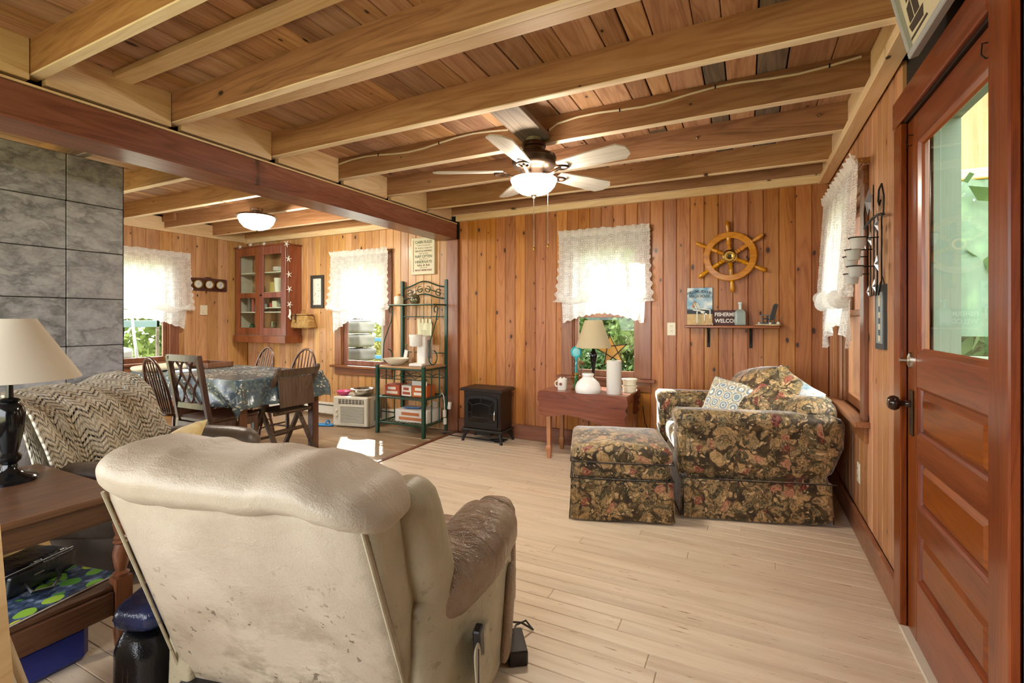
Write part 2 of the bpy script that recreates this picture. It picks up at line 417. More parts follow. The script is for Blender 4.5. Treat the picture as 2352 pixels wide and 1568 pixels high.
# left dining wall
m = MB(); backing(m, 1.2, YB + .1, 0, 2.6, [OW3], lambda a, b, c, d: m.box(XL - .10, XL - .018, a, b, c, d))
wall_left = tag(m.build('wall_left', M_DARK), 'honey pine wall of wide boards at the end of the dining area', 'wall', kind='structure')
panel_wall(wall_left, 1.6, YB, .148, 0, 2.33, [OW3], lambda a, z: (XL, a, z), 90, lambda a: W_DIN)
# unseen wall added behind the camera; its wide opening sets the fill light
m = MB(); backing(m, -4.6, XR + .1, 0, 2.6, [(-3.9, -.5, .55, 2.1)], lambda a, b, c, d: m.box(a, b, -1.32, -1.22, c, d))
tag(m.build('wall_front_fill', W_RIGHT), 'unseen pine wall added behind the viewer, wide opening for fill light', 'wall', kind='structure')
# floor: planks across the living side, vinyl planks on the dining side
m = MB(); m.box(XL - .1, XR + .1, -1.3, YB + .1, -.12, -.022)
floor = tag(m.build('floor', M_DARK), 'painted plank floor with bare scuffed spots', 'floor', kind='structure')
def plank(x0, x1, y0, y1, mat, z=0.0):
    c = .0026; L, W_ = (x1 - x0) / 2 - .0006, (y1 - y0) / 2 - .0006
    mm = MB(); k = 4
    mm.add([(-L, -W_, -.02), (L, -W_, -.02), (L, W_, -.02), (-L, W_, -.02), (-L, -W_, -c), (L, -W_, -c), (L, W_, -c), (-L, W_, -c), (-L + c, -W_ + c, 0), (L - c, -W_ + c, 0), (L - c, W_ - c, 0), (-L + c, W_ - c, 0)],
           [(0, 1, 5, 4), (1, 2, 6, 5), (2, 3, 7, 6), (3, 0, 4, 7), (4, 5, 9, 8), (5, 6, 10, 9), (6, 7, 11, 10), (7, 4, 8, 11), (8, 9, 10, 11)])
    link('plank', mm.mesh('plank', mat), floor, ((x0 + x1) / 2, (y0 + y1) / 2, z))
rows = 58; y = -.2; pw = (YB - y) / rows
for i in range(rows):
    cuts = sorted([XB + .02, XR + .02] + [random.uniform(XB + .4, XR - .3) for _ in range(random.choice((1, 1, 2)))])
    for a, b in zip(cuts, cuts[1:]):
        if b - a > .12: plank(a, b, y + i * pw, y + (i + 1) * pw, M_FLOOR)
        else: plank(a, b, y + i * pw, y + (i + 1) * pw, M_FLOOR)
for i in range(15):
    y0 = 1.0 + i * (YB - 1.0) / 15; x = XL
    off = random.uniform(.3, .9); first = True
    while x < XB - .03:
        x1 = min(XB - .02, x + (off if first else .92)); first = False
        if XB - .02 - x1 < .15: x1 = XB - .02
        plank(x, x1, y0, y0 + (YB - 1.0) / 15, M_VINYL); x = x1
MB().cbox(-.02, .02, 1.0, YB, -.004, .004, .002).build('transition_strip', W_BEAM, floor, (XB, 0, .004))
# ceiling
m = MB(); m.box(XL - .1, XR + .1, -1.3, YB + .1, ZC + .02, ZC + .08)
ceiling = tag(m.build('ceiling', M_DARK), 'open beam ceiling of bare joists under aged boards', 'ceiling', kind='structure')
x = XL
while x < XR - .02:
    wd = min(random.choice((.11, .14, .14, .17, .19)), XR - x)
    cuts = [-1.2, random.uniform(.6, 4.0), YB]
    for a, b in zip(cuts, cuts[1:]):
        mm = MB(); c = .003; g = .0018 if random.random() > .2 else .005
        mm.prism([(-wd / 2 + g, .02), (-wd / 2 + g, c), (-wd / 2 + g + c, 0), (wd / 2 - g - c, 0), (wd / 2 - g, c), (wd / 2 - g, .02)], 0, b - a, 'y')
        mm.build('ceiling_board', W_GREY if random.random() < .06 else W_CEIL, ceiling, (x + wd / 2, a, ZC))
    x += wd
JY = [-.20, .385, .973, 1.566, 2.198, 2.795, 3.365, 3.956]
def joist(x0, x1, y, z0=ZJ, t=.05):
    L = x1 - x0; c = .004
    mm = MB(); mm.prism([(0, z0 + c), (c, z0), (t - c, z0), (t, z0 + c), (t, ZC), (0, ZC)], 0, L, 'x')
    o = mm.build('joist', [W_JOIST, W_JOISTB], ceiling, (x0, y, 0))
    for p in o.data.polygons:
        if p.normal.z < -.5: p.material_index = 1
    return o
for y in JY:
    joist(-2.98, .53, y); joist(XL, -3.06, y + (.0 if y > 3 else .03))
for y in (1.29, 1.80): MB().cbox(0, 3.5, 0, .085, 0, .035, .003).build('nailing_strip', W_NEWX, ceiling, (-2.97, y, ZC - .036))
joist(-2.93, XR, 4.41, 2.375); joist(XL, -3.05, 4.41, 2.375)
MB().cbox(0, 3.44, 0, .05, 0, .06, .003).build('ledger', W_NEWX, ceiling, (-2.886, YB - .052, 2.318))
MB().cbox(0, 3.42, 0, .05, 0, .06, .003).build('ledger', W_NEWX, ceiling, (XL, YB - .052, 2.318))
MB().cbox(0, .07, -1.2, YB - .06, 0, .05, .003).build('ledger', W_NEW, ceiling, (.50, 0, 2.305))
MB().cbox(0, .045, 1.2, YB - .06, 0, .17, .003).build('ledger', W_NEW, ceiling, (XL + .001, 0, 2.325))
ys = JY + [4.41]
for a, b in zip(ys, ys[1:]):
    MB().cbox(0, .04, a + .052, b - .002, 0, ZC - 2.33, .002).build('blocking', W_NEW, ceiling, (-2.955, 0, 2.33))
    MB().cbox(0, .035, a + .052, b - .002, 0, ZC - ZJ - .012, .002).build('blocking', W_NEW, ceiling, (.525, 0, ZJ + .01))
MB().box(0, .02, -1.2, YB - .03, 0, .24).build('gap_shade_strip', M_DARK, ceiling, (-3.0, 0, 2.28))  # near-black strip painted in as the shade of the gap above the beam
beam = MB().cbox(-3.14, XB, -1.2, YB - .02, 2.126, 2.292, .006).build('support_beam', W_BEAM, ceiling)
MB().cbox(-3.15, XB + .006, -1.2, YB - .02, 2.293, 2.303, .002).build('beam_cap', W_NEW, ceiling)
MB().cbox(0, .24, 0, .03, 0, .09, .003).build('cleat', W_JOIST, ceiling, (-6.40, 3.335, 2.43))
MB().cbox(-.09, .09, 0, .56, 0, .035, .003).build('fan_mount_board', W_GREY, ceiling, (-1.20, 2.245, 2.40), (R(-3), 0, 0))
for (x_, y_, z_) in ((-.30, 3.363, 2.44), (.38, 3.363, 2.46), (-2.45, 3.363, 2.42)): MB().lathe([(0, .012), (.008, .010), (.010, .004), (.006, 0)], 12, m=Matrix.Translation((x_, y_, z_)) @ Matrix.Rotation(R(90), 4, 'X')).build('nail_head', M_CHROME, ceiling, smooth=True)
# post where the beam meets the back wall
m = MB().cbox(-3.02, -2.868, YB - .035, YB + .017, 0, 2.126, .006); tag(m.build('trim_1', W_TRIMV), 'dark stained post board under the end of the main beam', 'trim', kind='structure')
def baseboard(name, label, segs):
    o = MB()
    for s in segs: o.cbox(*s, .005)
    return tag(o.build(name, W_TRIM), label, 'baseboard', kind='structure')
baseboard('baseboard_back', 'stained baseboard along the pine back wall', [(-2.866, XR - .025, YB - .022, YB, 0, .15)])
baseboard('baseboard_right', 'stained baseboard along the door wall', [(XR - .022, XR, 2.532, YB - .023, 0, .14)])

# ---- windows
def window(name, label, loc, rz, W_, z0, z1, stool=.1, cas=.11, lights=3, near_ext=0):
    """local x along the wall, y outwards, root at the centre of the opening on the floor line"""
    t = thing(name, label, 'window', loc, rz, kind='structure'); h = W_ / 2
    for s in (-1, 1):
        MB().cbox(min(s * h, s * (h + cas)), max(s * h, s * (h + cas)), -.022, 0, z0, z1, .004).build('casing', W_TRIMV, t)
        MB().box(min(s * h, s * (h - .012)), max(s * h, s * (h - .012)), 0, .10, z0, z1).build('jamb', W_TRIMV, t)
    MB().cbox(-h - cas, h + cas, -.026, 0, z1, z1 + cas, .004).build('head_casing', W_TRIM, t)
    MB().box(-h, h, 0, .10, z1 - .012, z1).build('head_jamb', W_TRIM, t)
    MB().cbox(-h - cas - .04, h + cas + .04, -stool, .04, z0 - .03, z0, .005).build('stool', W_TRIM, t)
    MB().cbox(-h - cas, h + cas, -.02, 0, z0 - .12, z0 - .03, .004).build('apron', W_TRIM, t)
    mid = z0 + (z1 - z0) * .46; a = h - .012; fw = .042
    for (nm, za, zb, yy, k) in (('lower_sash', z0, mid + .02, .035, 1), ('upper_sash', mid - .02, z1 - .012, .07, lights)):
        s = MB()
        for sg in (-1, 1): s.cbox(min(sg * a, sg * (a - fw)), max(sg * a, sg * (a - fw)), yy - .015, yy + .015, za, zb, .003)
        s.cbox(-a + fw, a - fw, yy - .015, yy + .015, za, za + (.06 if k == 1 else .035), .003); s.cbox(-a + fw, a - fw, yy - .015, yy + .015, zb - .038, zb, .003)
        so = s.build(nm, W_TRIMV, t)
        ia = a - fw; zb2 = zb - .038; za2 = za + (.06 if k == 1 else .035)
        for j in range(k):
            x0 = -ia + 2 * ia * j / k; x1 = -ia + 2 * ia * (j + 1) / k
            if j: MB().box(x0 - .01, x0 + .01, yy - .012, yy + .012, za2, zb2).build('muntin', M_OFFW if k > 1 else W_TRIMV, so)
            MB().box(x0, x1, yy - .002, yy + .002, za2, zb2).build('pane', M_PANE, so)
    return t
window('window_1', 'living room window with lace curtain behind drop leaf table', ((OW1[0] + OW1[1]) / 2, YB, 0), 0, OW1[1] - OW1[0], OW1[2], OW1[3], .055)
window('window_2', 'dining area window beside the green metal rack', ((OW2[0] + OW2[1]) / 2, YB, 0), 0, OW2[1] - OW2[0], OW2[2], OW2[3], .07)
window('window_3', 'dining window in the wall by the wide pine boards', (XL, (OW3[0] + OW3[1]) / 2, 0), 90, OW3[1] - OW3[0], OW3[2], OW3[3], .06)
window('window_4', 'side window with a deep sill behind the floral armchair', (XR, (OW4[0] + OW4[1]) / 2, 0), -90, OW4[1] - OW4[0], OW4[2], OW4[3], .07, cas=.10)

# ---- lace curtains (tie-up swag shades)
def curtain(label, loc, rz, W_, seed, drop=.88, tie=.62, tails=(0., 0.), side=0):
    rnd = random.Random(seed); t = thing('lace_curtain', label, 'curtain', loc, rz, 'lace curtains at the windows'); h = W_ / 2
    ph = rnd.uniform(0, 6)
    def gath(x, a=1.0): return a * (.012 * math.sin(x * 42 + ph) + .008 * math.sin(x * 71 + 2 * ph))
    def pan(u, v):
        x = -h + W_ * u; z = -tie * v
        ed = (abs(2 * u - 1)) ** 12
        x += math.copysign(ed * (.014 * math.sin(z * 78) - .045 * v * v), x)
        return (x, -.05 + gath(x, .35 + .65 * v) - .03 * v, z + .012 * math.sin(x * 9 + ph) * v)
    MB().grid(pan, 61, 40).build('lace_panel', M_LACE, t, smooth=True, ang=180)
    MB().grid(lambda u, v: (-h - .008 + (W_ + .016) * u, -.052 - .018 * math.sin(u * 75 + ph) * v - (.008 if v > .3 else 0), -.03 + .062 * v + .012 * v * nz((u * 9, seed, 0))), 90, 5).build('heading_ruffle', M_LACED, t, smooth=True, ang=180)
    MB().tube([(-h - .02, -.024, -.012), (h + .02, -.024, -.012)], .009, 8).build('curtain_rod', W_TRIM, t, smooth=True)
    for s in (-1, 1): MB().box(s * h - .008, s * h + .008, -.045, 0, -.025, .0).build('rod_bracket', M_BRASS, t)
    def swag(u, v):
        x = -h * .97 + W_ * .97 * u; g = 2 * math.pi * v
        k = .036 + .014 * math.sin(u * 22 + ph) + .01 * nz((u * 8, v * 3, seed))
        zc = -tie + .02 + .022 * math.cos(u * math.pi * 6) + .012 * nz((u * 5, 1, seed))
        return (x + .01 * math.sin(g * 2 + u * 30), -.085 + .8 * k * math.cos(g) + .006 * math.sin(u * 90), zc + k * math.sin(g))
    MB().grid(swag, 70, 12, cv=True).build('swag', M_LACED, t, smooth=True, ang=180)
    def sk(u, v):
        x = -h * .93 + W_ * .93 * u; e = abs(2 * u - 1) ** 1.6
        L = (drop - tie) * (.55 + .45 * e) + (tails[0] if u < .5 else tails[1]) * e + .008 * math.sin(u * 80)
        return (x * (1 - .03 * v), -.06 + gath(x, 1.1) * (.4 + v), -tie - L * v)
    MB().grid(sk, 61, 14).build('lace_skirt', M_LACE, t, smooth=True, ang=180)
    return t
curtain('white lace curtain tied up above the lamp and drop leaf table', ((OW1[0] + OW1[1]) / 2 - .005, YB - .022, 2.075), 0, .86, 3, .87, .66)
curtain('white lace curtain tied up beside the green metal rack', ((OW2[0] + OW2[1]) / 2 - .015, YB - .022, 2.06), 0, .92, 8, .90, .70, (.10, 0))
curtain('white lace curtain tied up next to the stone chimney edge', (XL + .022, (OW3[0] + OW3[1]) / 2 + .11, 2.05), 90, 1.14, 5, .88, .70, (0, .06))
cr = curtain('white lace curtain bunched to one side above the floral armchair', (XR - .022, 3.54, 2.07), -90, 1.12, 11, .93, .72, (.1, .06))
cr.scale = (1, 1.15, 1)

# ---- the door
d = thing('door_1', 'varnished half glass door with three raised panels', 'door', (XR, 0, 0), 0, kind='structure')
y0, y1 = 1.65, 2.43
MB().cbox(0, .04, 2.320, y1, .012, 2.035, .003).build('stile', W_DOOR, d)
MB().cbox(0, .04, y0, 1.712, .012, 2.035, .003).build('stile', W_DOOR, d)
for (a, b) in ((1.927, 2.035), (.988, 1.116), (.709, .807), (.431, .530), (.012, .246)):
    MB().cbox(.001, .039, 1.712, 2.320, a, b, .002).build('rail', W_DOORX, d)
for (a, b) in ((.807, .988), (.530, .709), (.246, .431)):
    p = MB(); i = .012; r2 = .05
    pts = [(.020, 1.712, a), (.020, 2.320, a), (.020, 2.320, b), (.020, 1.712, b), (.020, 1.712 + .02, a + .012), (.020, 2.32 - .02, a + .012), (.020, 2.32 - .02, b - .012), (.020, 1.712 + .02, b - .012),
           (.006, 1.712 + r2, a + .035), (.006, 2.32 - r2, a + .035), (.006, 2.32 - r2, b - .035), (.006, 1.712 + r2, b - .035)]
    p.add(pts, [(0, 1, 5, 4), (1, 2, 6, 5), (2, 3, 7, 6), (3, 0, 4, 7), (4, 5, 9, 8), (5, 6, 10, 9), (6, 7, 11, 10), (7, 4, 8, 11), (8, 9, 10, 11)])
    po = p.build('raised_panel', W_DOORX, d)
    for z, s in ((a, 1), (b, -1)):
        MB().prism([(.004, z), (.018, z), (.018, z + s * .014), (.010, z + s * .010)], 1.712, 2.320, 'y').build('panel_moulding', W_DOORX, po)
    for y, s in ((1.712, 1), (2.320, -1)):
        MB().prism([(.004, y), (.018, y), (.018, y + s * .014), (.010, y + s * .010)], a, b, 'z').build('panel_moulding', W_DOOR, po)
gl = MB().box(.022, .026, 1.712, 2.320, 1.116, 1.927).build('door_pane', M_DOORGLASS, d)
for z, s in ((1.116, 1), (1.927, -1)): MB().prism([(.004, z), (.02, z), (.02, z + s * .02), (.012, z + s * .014)], 1.712, 2.320, 'y').build('glazing_bead', W_DOORX, gl)
for y, s in ((1.712, 1), (2.320, -1)): MB().prism([(.004, y), (.02, y), (.02, y + s * .02), (.012, y + s * .014)], 1.116, 1.927, 'z').build('glazing_bead', W_DOOR, gl)
# knob, plate, bolt, hinges, hooks
kn = MB().cbox(-.006, 0, 2.352, 2.392, .79, .97, .003).build('lock_plate', plain('tarnished_brass', '4a3c2c', .45, .8), d)
MB().box(-.007, -.004, 2.366, 2.376, .83, .86).build('keyhole', M_BLACK, kn)
m_knob = plain('brown_porcelain', '2c1812', .18, var=.05)
MB().lathe([(.0, .075), (.018, .074), (.028, .064), (.030, .052), (.024, .040), (.012, .034), (.010, .02), (.013, .016), (.014, 0)], 18, m=Matrix.Translation((-.004, 2.372, .915)) @ Matrix.Rotation(R(-90), 4, 'Y')).build('knob', m_knob, d, smooth=True)
db = MB().lathe([(0, .014), (.012, .013), (.022, .008), (.024, 0)], 18, m=Matrix.Translation((0, 2.385, 1.085)) @ Matrix.Rotation(R(-90), 4, 'Y') @ Matrix.Diagonal((1.35, .9, 1, 1))).build('bolt_rose', M_CHROME, d, smooth=True)
MB().cbox(-.04, -.01, 2.378, 2.392, 1.079, 1.091, .003).build('thumb_turn', M_CHROME, db)
for z in (1.80, .25):
    MB().tube([(-.008, 1.658, z), (-.008, 1.658, z + .10)], .009, 10).build('hinge', M_IRON, d, smooth=True)
MB().cbox(-.008, 0, 2.437, 2.47, 1.73, 1.75, .002).build('latch', M_BRONZE, d)
for (y, z) in ((2.36, 1.945), (1.69, 1.96)):
    MB().tube([(0, y, z + .02), (-.02, y, z + .02), (-.022, y, z - .01), (-.012, y, z - .022), (-.004, y, z - .018)], .002, 6).build('hook', M_IRON, d, smooth=True)
for (a, b, c, e) in ((2.432, 2.528, 0, 2.04), (1.535, 1.646, 0, 2.30)):
    MB().cbox(-.024, 0, a, b, c, e, .004).build('door_casing', W_DOOR, d)
MB().cbox(-.026, 0, 1.646, 2.54, 2.045, 2.155, .004).build('head_casing', W_DOORX, d)
MB().cbox(-.012, .04, 1.646, 2.432, 2.036, 2.046, .003).build('weather_strip', M_IRON, d)
M_SAGE = plain('sage_jamb_paint', '626a5c', .55, var=.05)
MB().box(.04, .165, 2.432, 2.445, 0, 2.04).build('jamb', M_SAGE, d); MB().box(.04, .165, 1.636, 1.648, 0, 2.04).build('jamb', M_SAGE, d); MB().box(.04, .165, 1.646, 2.432, 2.03, 2.04).build('head_jamb', M_SAGE, d)
MB().cbox(.075, .10, 2.415, 2.432, 0, 2.03, .002).build('stop', M_SAGE, d)
MB().cbox(-.03, .10, 1.65, 2.43, 0, .012, .003).build('threshold', plain('worn_white_sill', 'cfc6b4', .6), d)
# ------------------------------------------------------------------ upholstery materials
def leather(name, base, dark, light, rough=.42, dirt=0.0, wr=.5, bs=.28):
    n = NT(name); o = n.obj()
    big = n.noise(o, 3.0, 4, .55); fine = n.voro(o, 240, 'F1')
    wrk = n.noise(n.vm('MULTIPLY', o, (5, 14, 5)), 2.2, 4, .6, .8)
    col = n.ramp(big, [(.3, dark), (.5, base), (.72, light)])
    if dirt:
        z = n.n('ShaderNodeSeparateXYZ'); n.set(z.inputs[0], o)
        low = n.ma('SUBTRACT', .66, z.outputs[2], clamp=True)
        blot = n.noise(n.vm('MULTIPLY', o, (1, 1, 1.4)), 5.5, 6, .72, .3)
        dm = n.ma('MULTIPLY', n.ma('MULTIPLY', n.ma('SUBTRACT', blot, .47), 6.0, clamp=True), n.ma('MULTIPLY', low, 2.2, clamp=True))
        spk = n.ma('MULTIPLY', n.ma('GREATER_THAN', n.noise(o, 40, 3, .6), .635), n.ma('GREATER_THAN', n.noise(o, 4, 2), .46))
        col = n.mix(n.ma('MULTIPLY', dm, .7 * dirt), col, '6b5a45')
        col = n.mix(n.ma('MULTIPLY', n.ma('MULTIPLY', spk, n.ma('MULTIPLY', low, 4.0, clamp=True)), .75 * dirt), col, '4c3c2b')
    n.bump(n.ma('ADD', n.ma('MULTIPLY', fine, .2), n.ma('MULTIPLY', wrk, wr * 2.0)), bs, .008)
    return n.fin(col, rough, 0, .45)
M_HIDE = leather('cream_leather_back', 'afa18d', 'a0917c', 'bdb09c', .48, 1.0, .7, .4)
M_HIDE2 = leather('cream_leather_side', 'aca288', '9c9177', 'b9b097', .42, .5, .6, .4)
M_HIDES = leather('cream_leather_worn_shiny', '8d7660', '77614d', 'a48f78', .27, 0, 1.6, .75)
M_HIDEB = leather('brown_leather', '594d41', '463c33', '6b5e50', .35, 0, .6)
M_BLEATH = leather('black_leather', '15151a', '0d0d10', '22242c', .25, 0, 1.0)
def floral(name, bright=1.0, pale=0.0, scale=1.0):
    n = NT(name); o = n.vm('SCALE', n.obj(), scale)
    w1 = n.vm('ADD', o, n.vm('SCALE', n.noise(o, 4.5, 2, out='Color'), .26))
    wob = n.vm('ADD', w1, n.vm('SCALE', n.noise(o, 22, 2, out='Color'), .035))
    bgc = n.ramp(n.noise(wob, 16, 4), [(.3, '221b12'), (.5, '42341f'), (.7, '64502f')])
    def layer(col, scl, thr, stops, seed, rad=.5, fq=9.0):
        p = n.vm('ADD', wob, (seed, seed * 1.7, seed * .6))
        d = n.voro(p, scl); c = n.n('ShaderNodeSeparateColor'); n.set(c.inputs[0], n.voro(p, scl, out='Color'))
        st = n.ma('ABSOLUTE', n.ma('SINE', n.ma('ADD', n.ma('MULTIPLY', d, fq), n.ma('MULTIPLY', n.noise(n.vm('ADD', o, (seed, 0, 0)), scl * 1.3, 2), 16.0))))
        f = n.ma('ADD', n.ma('MULTIPLY', c.outputs[1], .5), n.ma('SUBTRACT', n.ma('MULTIPLY', st, .42), n.ma('MULTIPLY', d, .25)))
        cc = n.ramp(f, stops)
        m_ = n.ma('MULTIPLY', n.ma('GREATER_THAN', c.outputs[0], thr), n.ma('MULTIPLY', n.ma('SUBTRACT', rad, d, clamp=True), 12.0, clamp=True))
        return n.mix(m_, col, cc)
    c = layer(bgc, 10, .12, [(.0, '2a2418'), (.2, '5c4c30'), (.45, '94784c'), (.7, 'c09c68')], 1.3, .62)
    c = layer(c, 15, .35, [(.0, '26261a'), (.2, '4c4630'), (.45, '7a6a48'), (.7, 'a88c5e')], 4.1, .55)
    c = layer(c, 8, .76, [(.0, '3c1812'), (.2, '6a3024'), (.45, '93503a'), (.7, 'bd8a68')], 7.7, .42, 22.0)
    c = layer(c, 20, .60, [(.0, '4a3820'), (.2, '94754a'), (.5, 'b99766'), (.7, 'd2b486')], 5.5, .40)
    c = layer(c, 46, .86, [(.2, '5a4630'), (.4, 'b89a70'), (.7, 'dcc8a0')], 9.9, .42, 16.0)
    c = n.hsv(c, .5, 1.0 - .35 * pale, bright)
    n.bump(n.noise(o, 180, 2), .15, .001)
    return n.fin(c, .55, 0, .4, Sheen_Weight=.9, Sheen_Roughness=.3)
M_FLOR = floral('floral_tapestry', .95, .1, 1.45)
M_FLORP = floral('floral_tapestry_cushion', 1.2, .1, 1.45)

# ------------------------------------------------------------------ recliner (seen from behind)
rc = thing('recliner', 'cream leather recliner with a soiled back beside the end table', 'recliner', (-1.143, .725, 0), 13.4)
def lean(z): return (.80 - z) * .38 if z < .8 else (.80 - z) * .25
def back_warp(q):
    z = q.z; x = q.x; y = q.y
    fz = (z - .14) / .70
    x *= 1.0 + .06 * (1 - fz)
    y += lean(z) + .012 * math.cos(q.x * 4) * (1 if y < 0 else 0) * 0
    if q.y < 0: y += -.012 * math.cos(min(1, abs(q.x) / .37) * 1.57) + .004 * nz((x * 3, z * 3, 1))
    return (x, y, z)
m = MB(); m.rbox(.365, .085, .39, (.02, .02, .02), 22, lambda q: back_warp(Vector((q.x, q.y + .085, q.z + .42))))
m.build('outer_back', M_HIDE, rc, smooth=True, ang=60)
# piping along both edges of the back panel and the cross seam
def pipe(pts, name='piping', r=.0045, mat=None, par=None): return MB().tube(pts, r, 6).build(name, mat or M_HIDE2, par or rc, smooth=True)
for s in (-1, 1):
    pipe([(s * .366 * (1 + .06 * (1 - (z - .14) / .7)), lean(z) + .0, z) for z in np.linspace(.08, .80, 14)])
# headrest roll
def roll_warp(q):
    x, y, z = q.x, q.y, q.z; e = abs(x) / .42; k = 1 - .12 * e ** 3
    wr = .012 * nz((x * 7, y * 3 + z * 2, 4)) + .007 * nz((x * 24, z * 6, 2)) + .007 * math.sin(x * 34 + z * 22) * max(0, z / .1) * (.3 + .7 * max(0, x) / .4)
    sag = (-.042 * max(0, min(1, (x + .32) / .40)) - .020 * max(0, x / .4)) * (.40 + .60 * max(0, min(1, (z + .083) / .166))) + .012 * math.sin(x * 9)
    drop = -.035 * e ** 4
    return (x, .125 + y * k * (1 + wr * 2) - .02 * math.cos(z * 14) * (y < 0) - z * .22, .855 + z * k + sag + wr + drop)
MB().rbox(.415, .155, .083, (.12, .13, .075), 28, roll_warp).build('headrest_roll', M_HIDE, rc, smooth=True, ang=80)
# side faces of the back: a flat gusset and a fat padded wing on each side
for s in (-1, 1):
    MB().rbox(.022, .085, .33, (.018, .03, .05), 12, lambda q, s=s: (s * .368 + q.x, .105 + q.y + lean(q.z + .47) + .0, q.z + .47)).build('back_gusset', M_HIDE2, rc, smooth=True, ang=70)
    def wing(q, s=s):
        z = q.z + .50; g_ = max(0, min(1, (z - .20) / .60)); b = .022 * math.sin(g_ * 3.14)
        return (s * (.365 + b) + q.x * (1 + .2 * math.sin(g_ * 3.14)), .245 + q.y + lean(z) * .85 + .012 * nz((q.x * 9, z * 6, 3)), z)
    MB().rbox(.062, .105, .31, (.055, .085, .07), 14, wing).build('wing_cushion', M_HIDE2, rc, smooth=True, ang=80)
    # arm
    def arm(q, s=s):
        y = q.y + .575; z = q.z; f = max(0, min(1, (y - .24) / .34)); f = f * f * (3 - 2 * f)
        w_ = .007 * math.sin(y * 62 + q.x * 30) * (z > 0) * max(0, 1 - abs(y - .55) / .3) + .010 * nz((q.x * 8, y * 7, z * 5)) + .005 * nz((q.x * 30, y * 24, 2))
        return (s * (.400 + .046 * f) + q.x * (.5 + .5 * f), y, .405 + .050 * f + z * (.75 + .25 * f) + .02 * (z > 0) * math.sin(f * 2.4) + w_)
    MB().rbox(.122, .285, .088, (.095, .11, .08), 26, arm).build('arm_pad', M_HIDES, rc, smooth=True, ang=80)
    def sidep(q, s=s):
        y = q.y + .53; f = max(0, min(1, (y - .22) / .32)); return (s * (.375 + .080 * f + .012 * nz((y * 3, q.z * 4, s))) + q.x * (.6 + .4 * f), y, .255 + q.z)
    MB().rbox(.085, .30, .225, (.035, .05, .03), 16, sidep).build('arm_side', M_HIDE2, rc, smooth=True, ang=70)
    MB().rbox(.080, .04, .22, (.06, .035, .06), 10, lambda q, s=s: (s * .462 + q.x, .845 + q.y + .01 * nz((q.x * 9, q.z * 8, 3)), .33 + q.z)).build('arm_front', M_HIDES, rc, smooth=True, ang=80)
# seat cushion, inner back cushion, footrest, base
MB().rbox(.36, .30, .11, (.08, .09, .08), 14, lambda q: (q.x, .60 + q.y, .36 + q.z + .015 * nz((q.x * 5, q.y * 5, 2)))).build('seat_cushion', M_HIDES, rc, smooth=True, ang=80)
MB().rbox(.33, .09, .20, (.08, .08, .08), 14, lambda q: (q.x, .30 + q.y + lean(q.z + .58), .58 + q.z)).build('inner_back_cushion', M_HIDES, rc, smooth=True, ang=80)
MB().rbox(.35, .05, .15, (.05, .045, .06), 10, lambda q: (q.x, .90 + q.y, .24 + q.z)).build('footrest', M_HIDES, rc, smooth=True, ang=80)
MB().cbox(-.38, .38, .22, .80, .02, .14, .01).build('base_frame', M_BLACK, rc)
# lever strap and pocket on the outer side
MB().rbox(.018, .045, .15, (.016, .04, .04), 10, lambda q: (.548 + q.x + .01 * q.z, .70 + q.y + .28 * q.z, .20 + q.z)).build('pull_strap', M_HIDES, rc, smooth=True, ang=80)
pk = MB().rbox(.006, .075, .09, (.005, .02, .02), 8, lambda q: (.535 + q.x + .01 * nz((q.y * 8, q.z * 8, 1)), .42 + q.y, .21 + q.z)).build('side_pocket', M_HIDE2, rc, smooth=True, ang=70)
MB().tube([(.545, .345, .30), (.545, .345, .13)], .002, 5).build('pocket_stitching', M_BLACK, pk)
tag(MB().cbox(-.012, .012, -.02, .02, 0, .10, .004).build('remote_control', M_BLACK, None, (-.72, 1.238, .235), (R(8), 0, R(13))), 'black remote poking out of the recliner side pocket', 'remote')

# power brick and cord on the floor beside the recliner
pb = thing('power_adapter', 'black power brick lying on the floor by the recliner', 'adapter', (-.775, 1.60, 0), 35)
MB().cbox(-.035, .035, -.07, .07, 0, .055, .005).build('case', M_BLACK, pb)
MB().tube([(0, .07, .03), (.02, .12, .03), (.07, .17, .012), (.09, .12, .006), (.04, .10, .05), (-.02, .085, .07), (-.05, .05, .06)], .004, 6).build('cord', M_BLACK, pb, smooth=True)

# ------------------------------------------------------------------ brown armchair under the afghan
ch = thing('leather_armchair', 'brown leather armchair in front of the stone chimney, draped with an afghan', 'armchair', (-3.165, 1.39, 0), -59.3)
# local: x along the chair width (room -Y.. +Y), y = facing (room +X)
MB().rbox(.36, .13, .34, (.08, .11, .12), 14, lambda q: (q.x, -.20 + q.y - .16 * (q.z), .46 + q.z)).build('backrest', M_HIDEB, ch, smooth=True, ang=80)
MB().rbox(.30, .30, .10, (.06, .08, .07), 10, lambda q: (q.x, .22 + q.y, .38 + q.z)).build('seat_cushion', M_HIDEB, ch, smooth=True, ang=80)
MB().cbox(-.42, .42, -.2, .50, .03, .28, .02).build('base', M_HIDEB, ch)
for s in (-1, 1):
    def ar(q, s=s):
        y = q.y + .22; return (s * .39 + q.x, y, .37 + q.z + .035 * (q.z > 0) * math.sin(max(0, min(1, (y + .2) / .8)) * 3) + .006 * nz((q.x * 9, y * 9, q.z * 7)))
    MB().rbox(.085, .40, .16, (.075, .09, .08), 14, ar).build('arm', M_HIDEB, ch, smooth=True, ang=80)
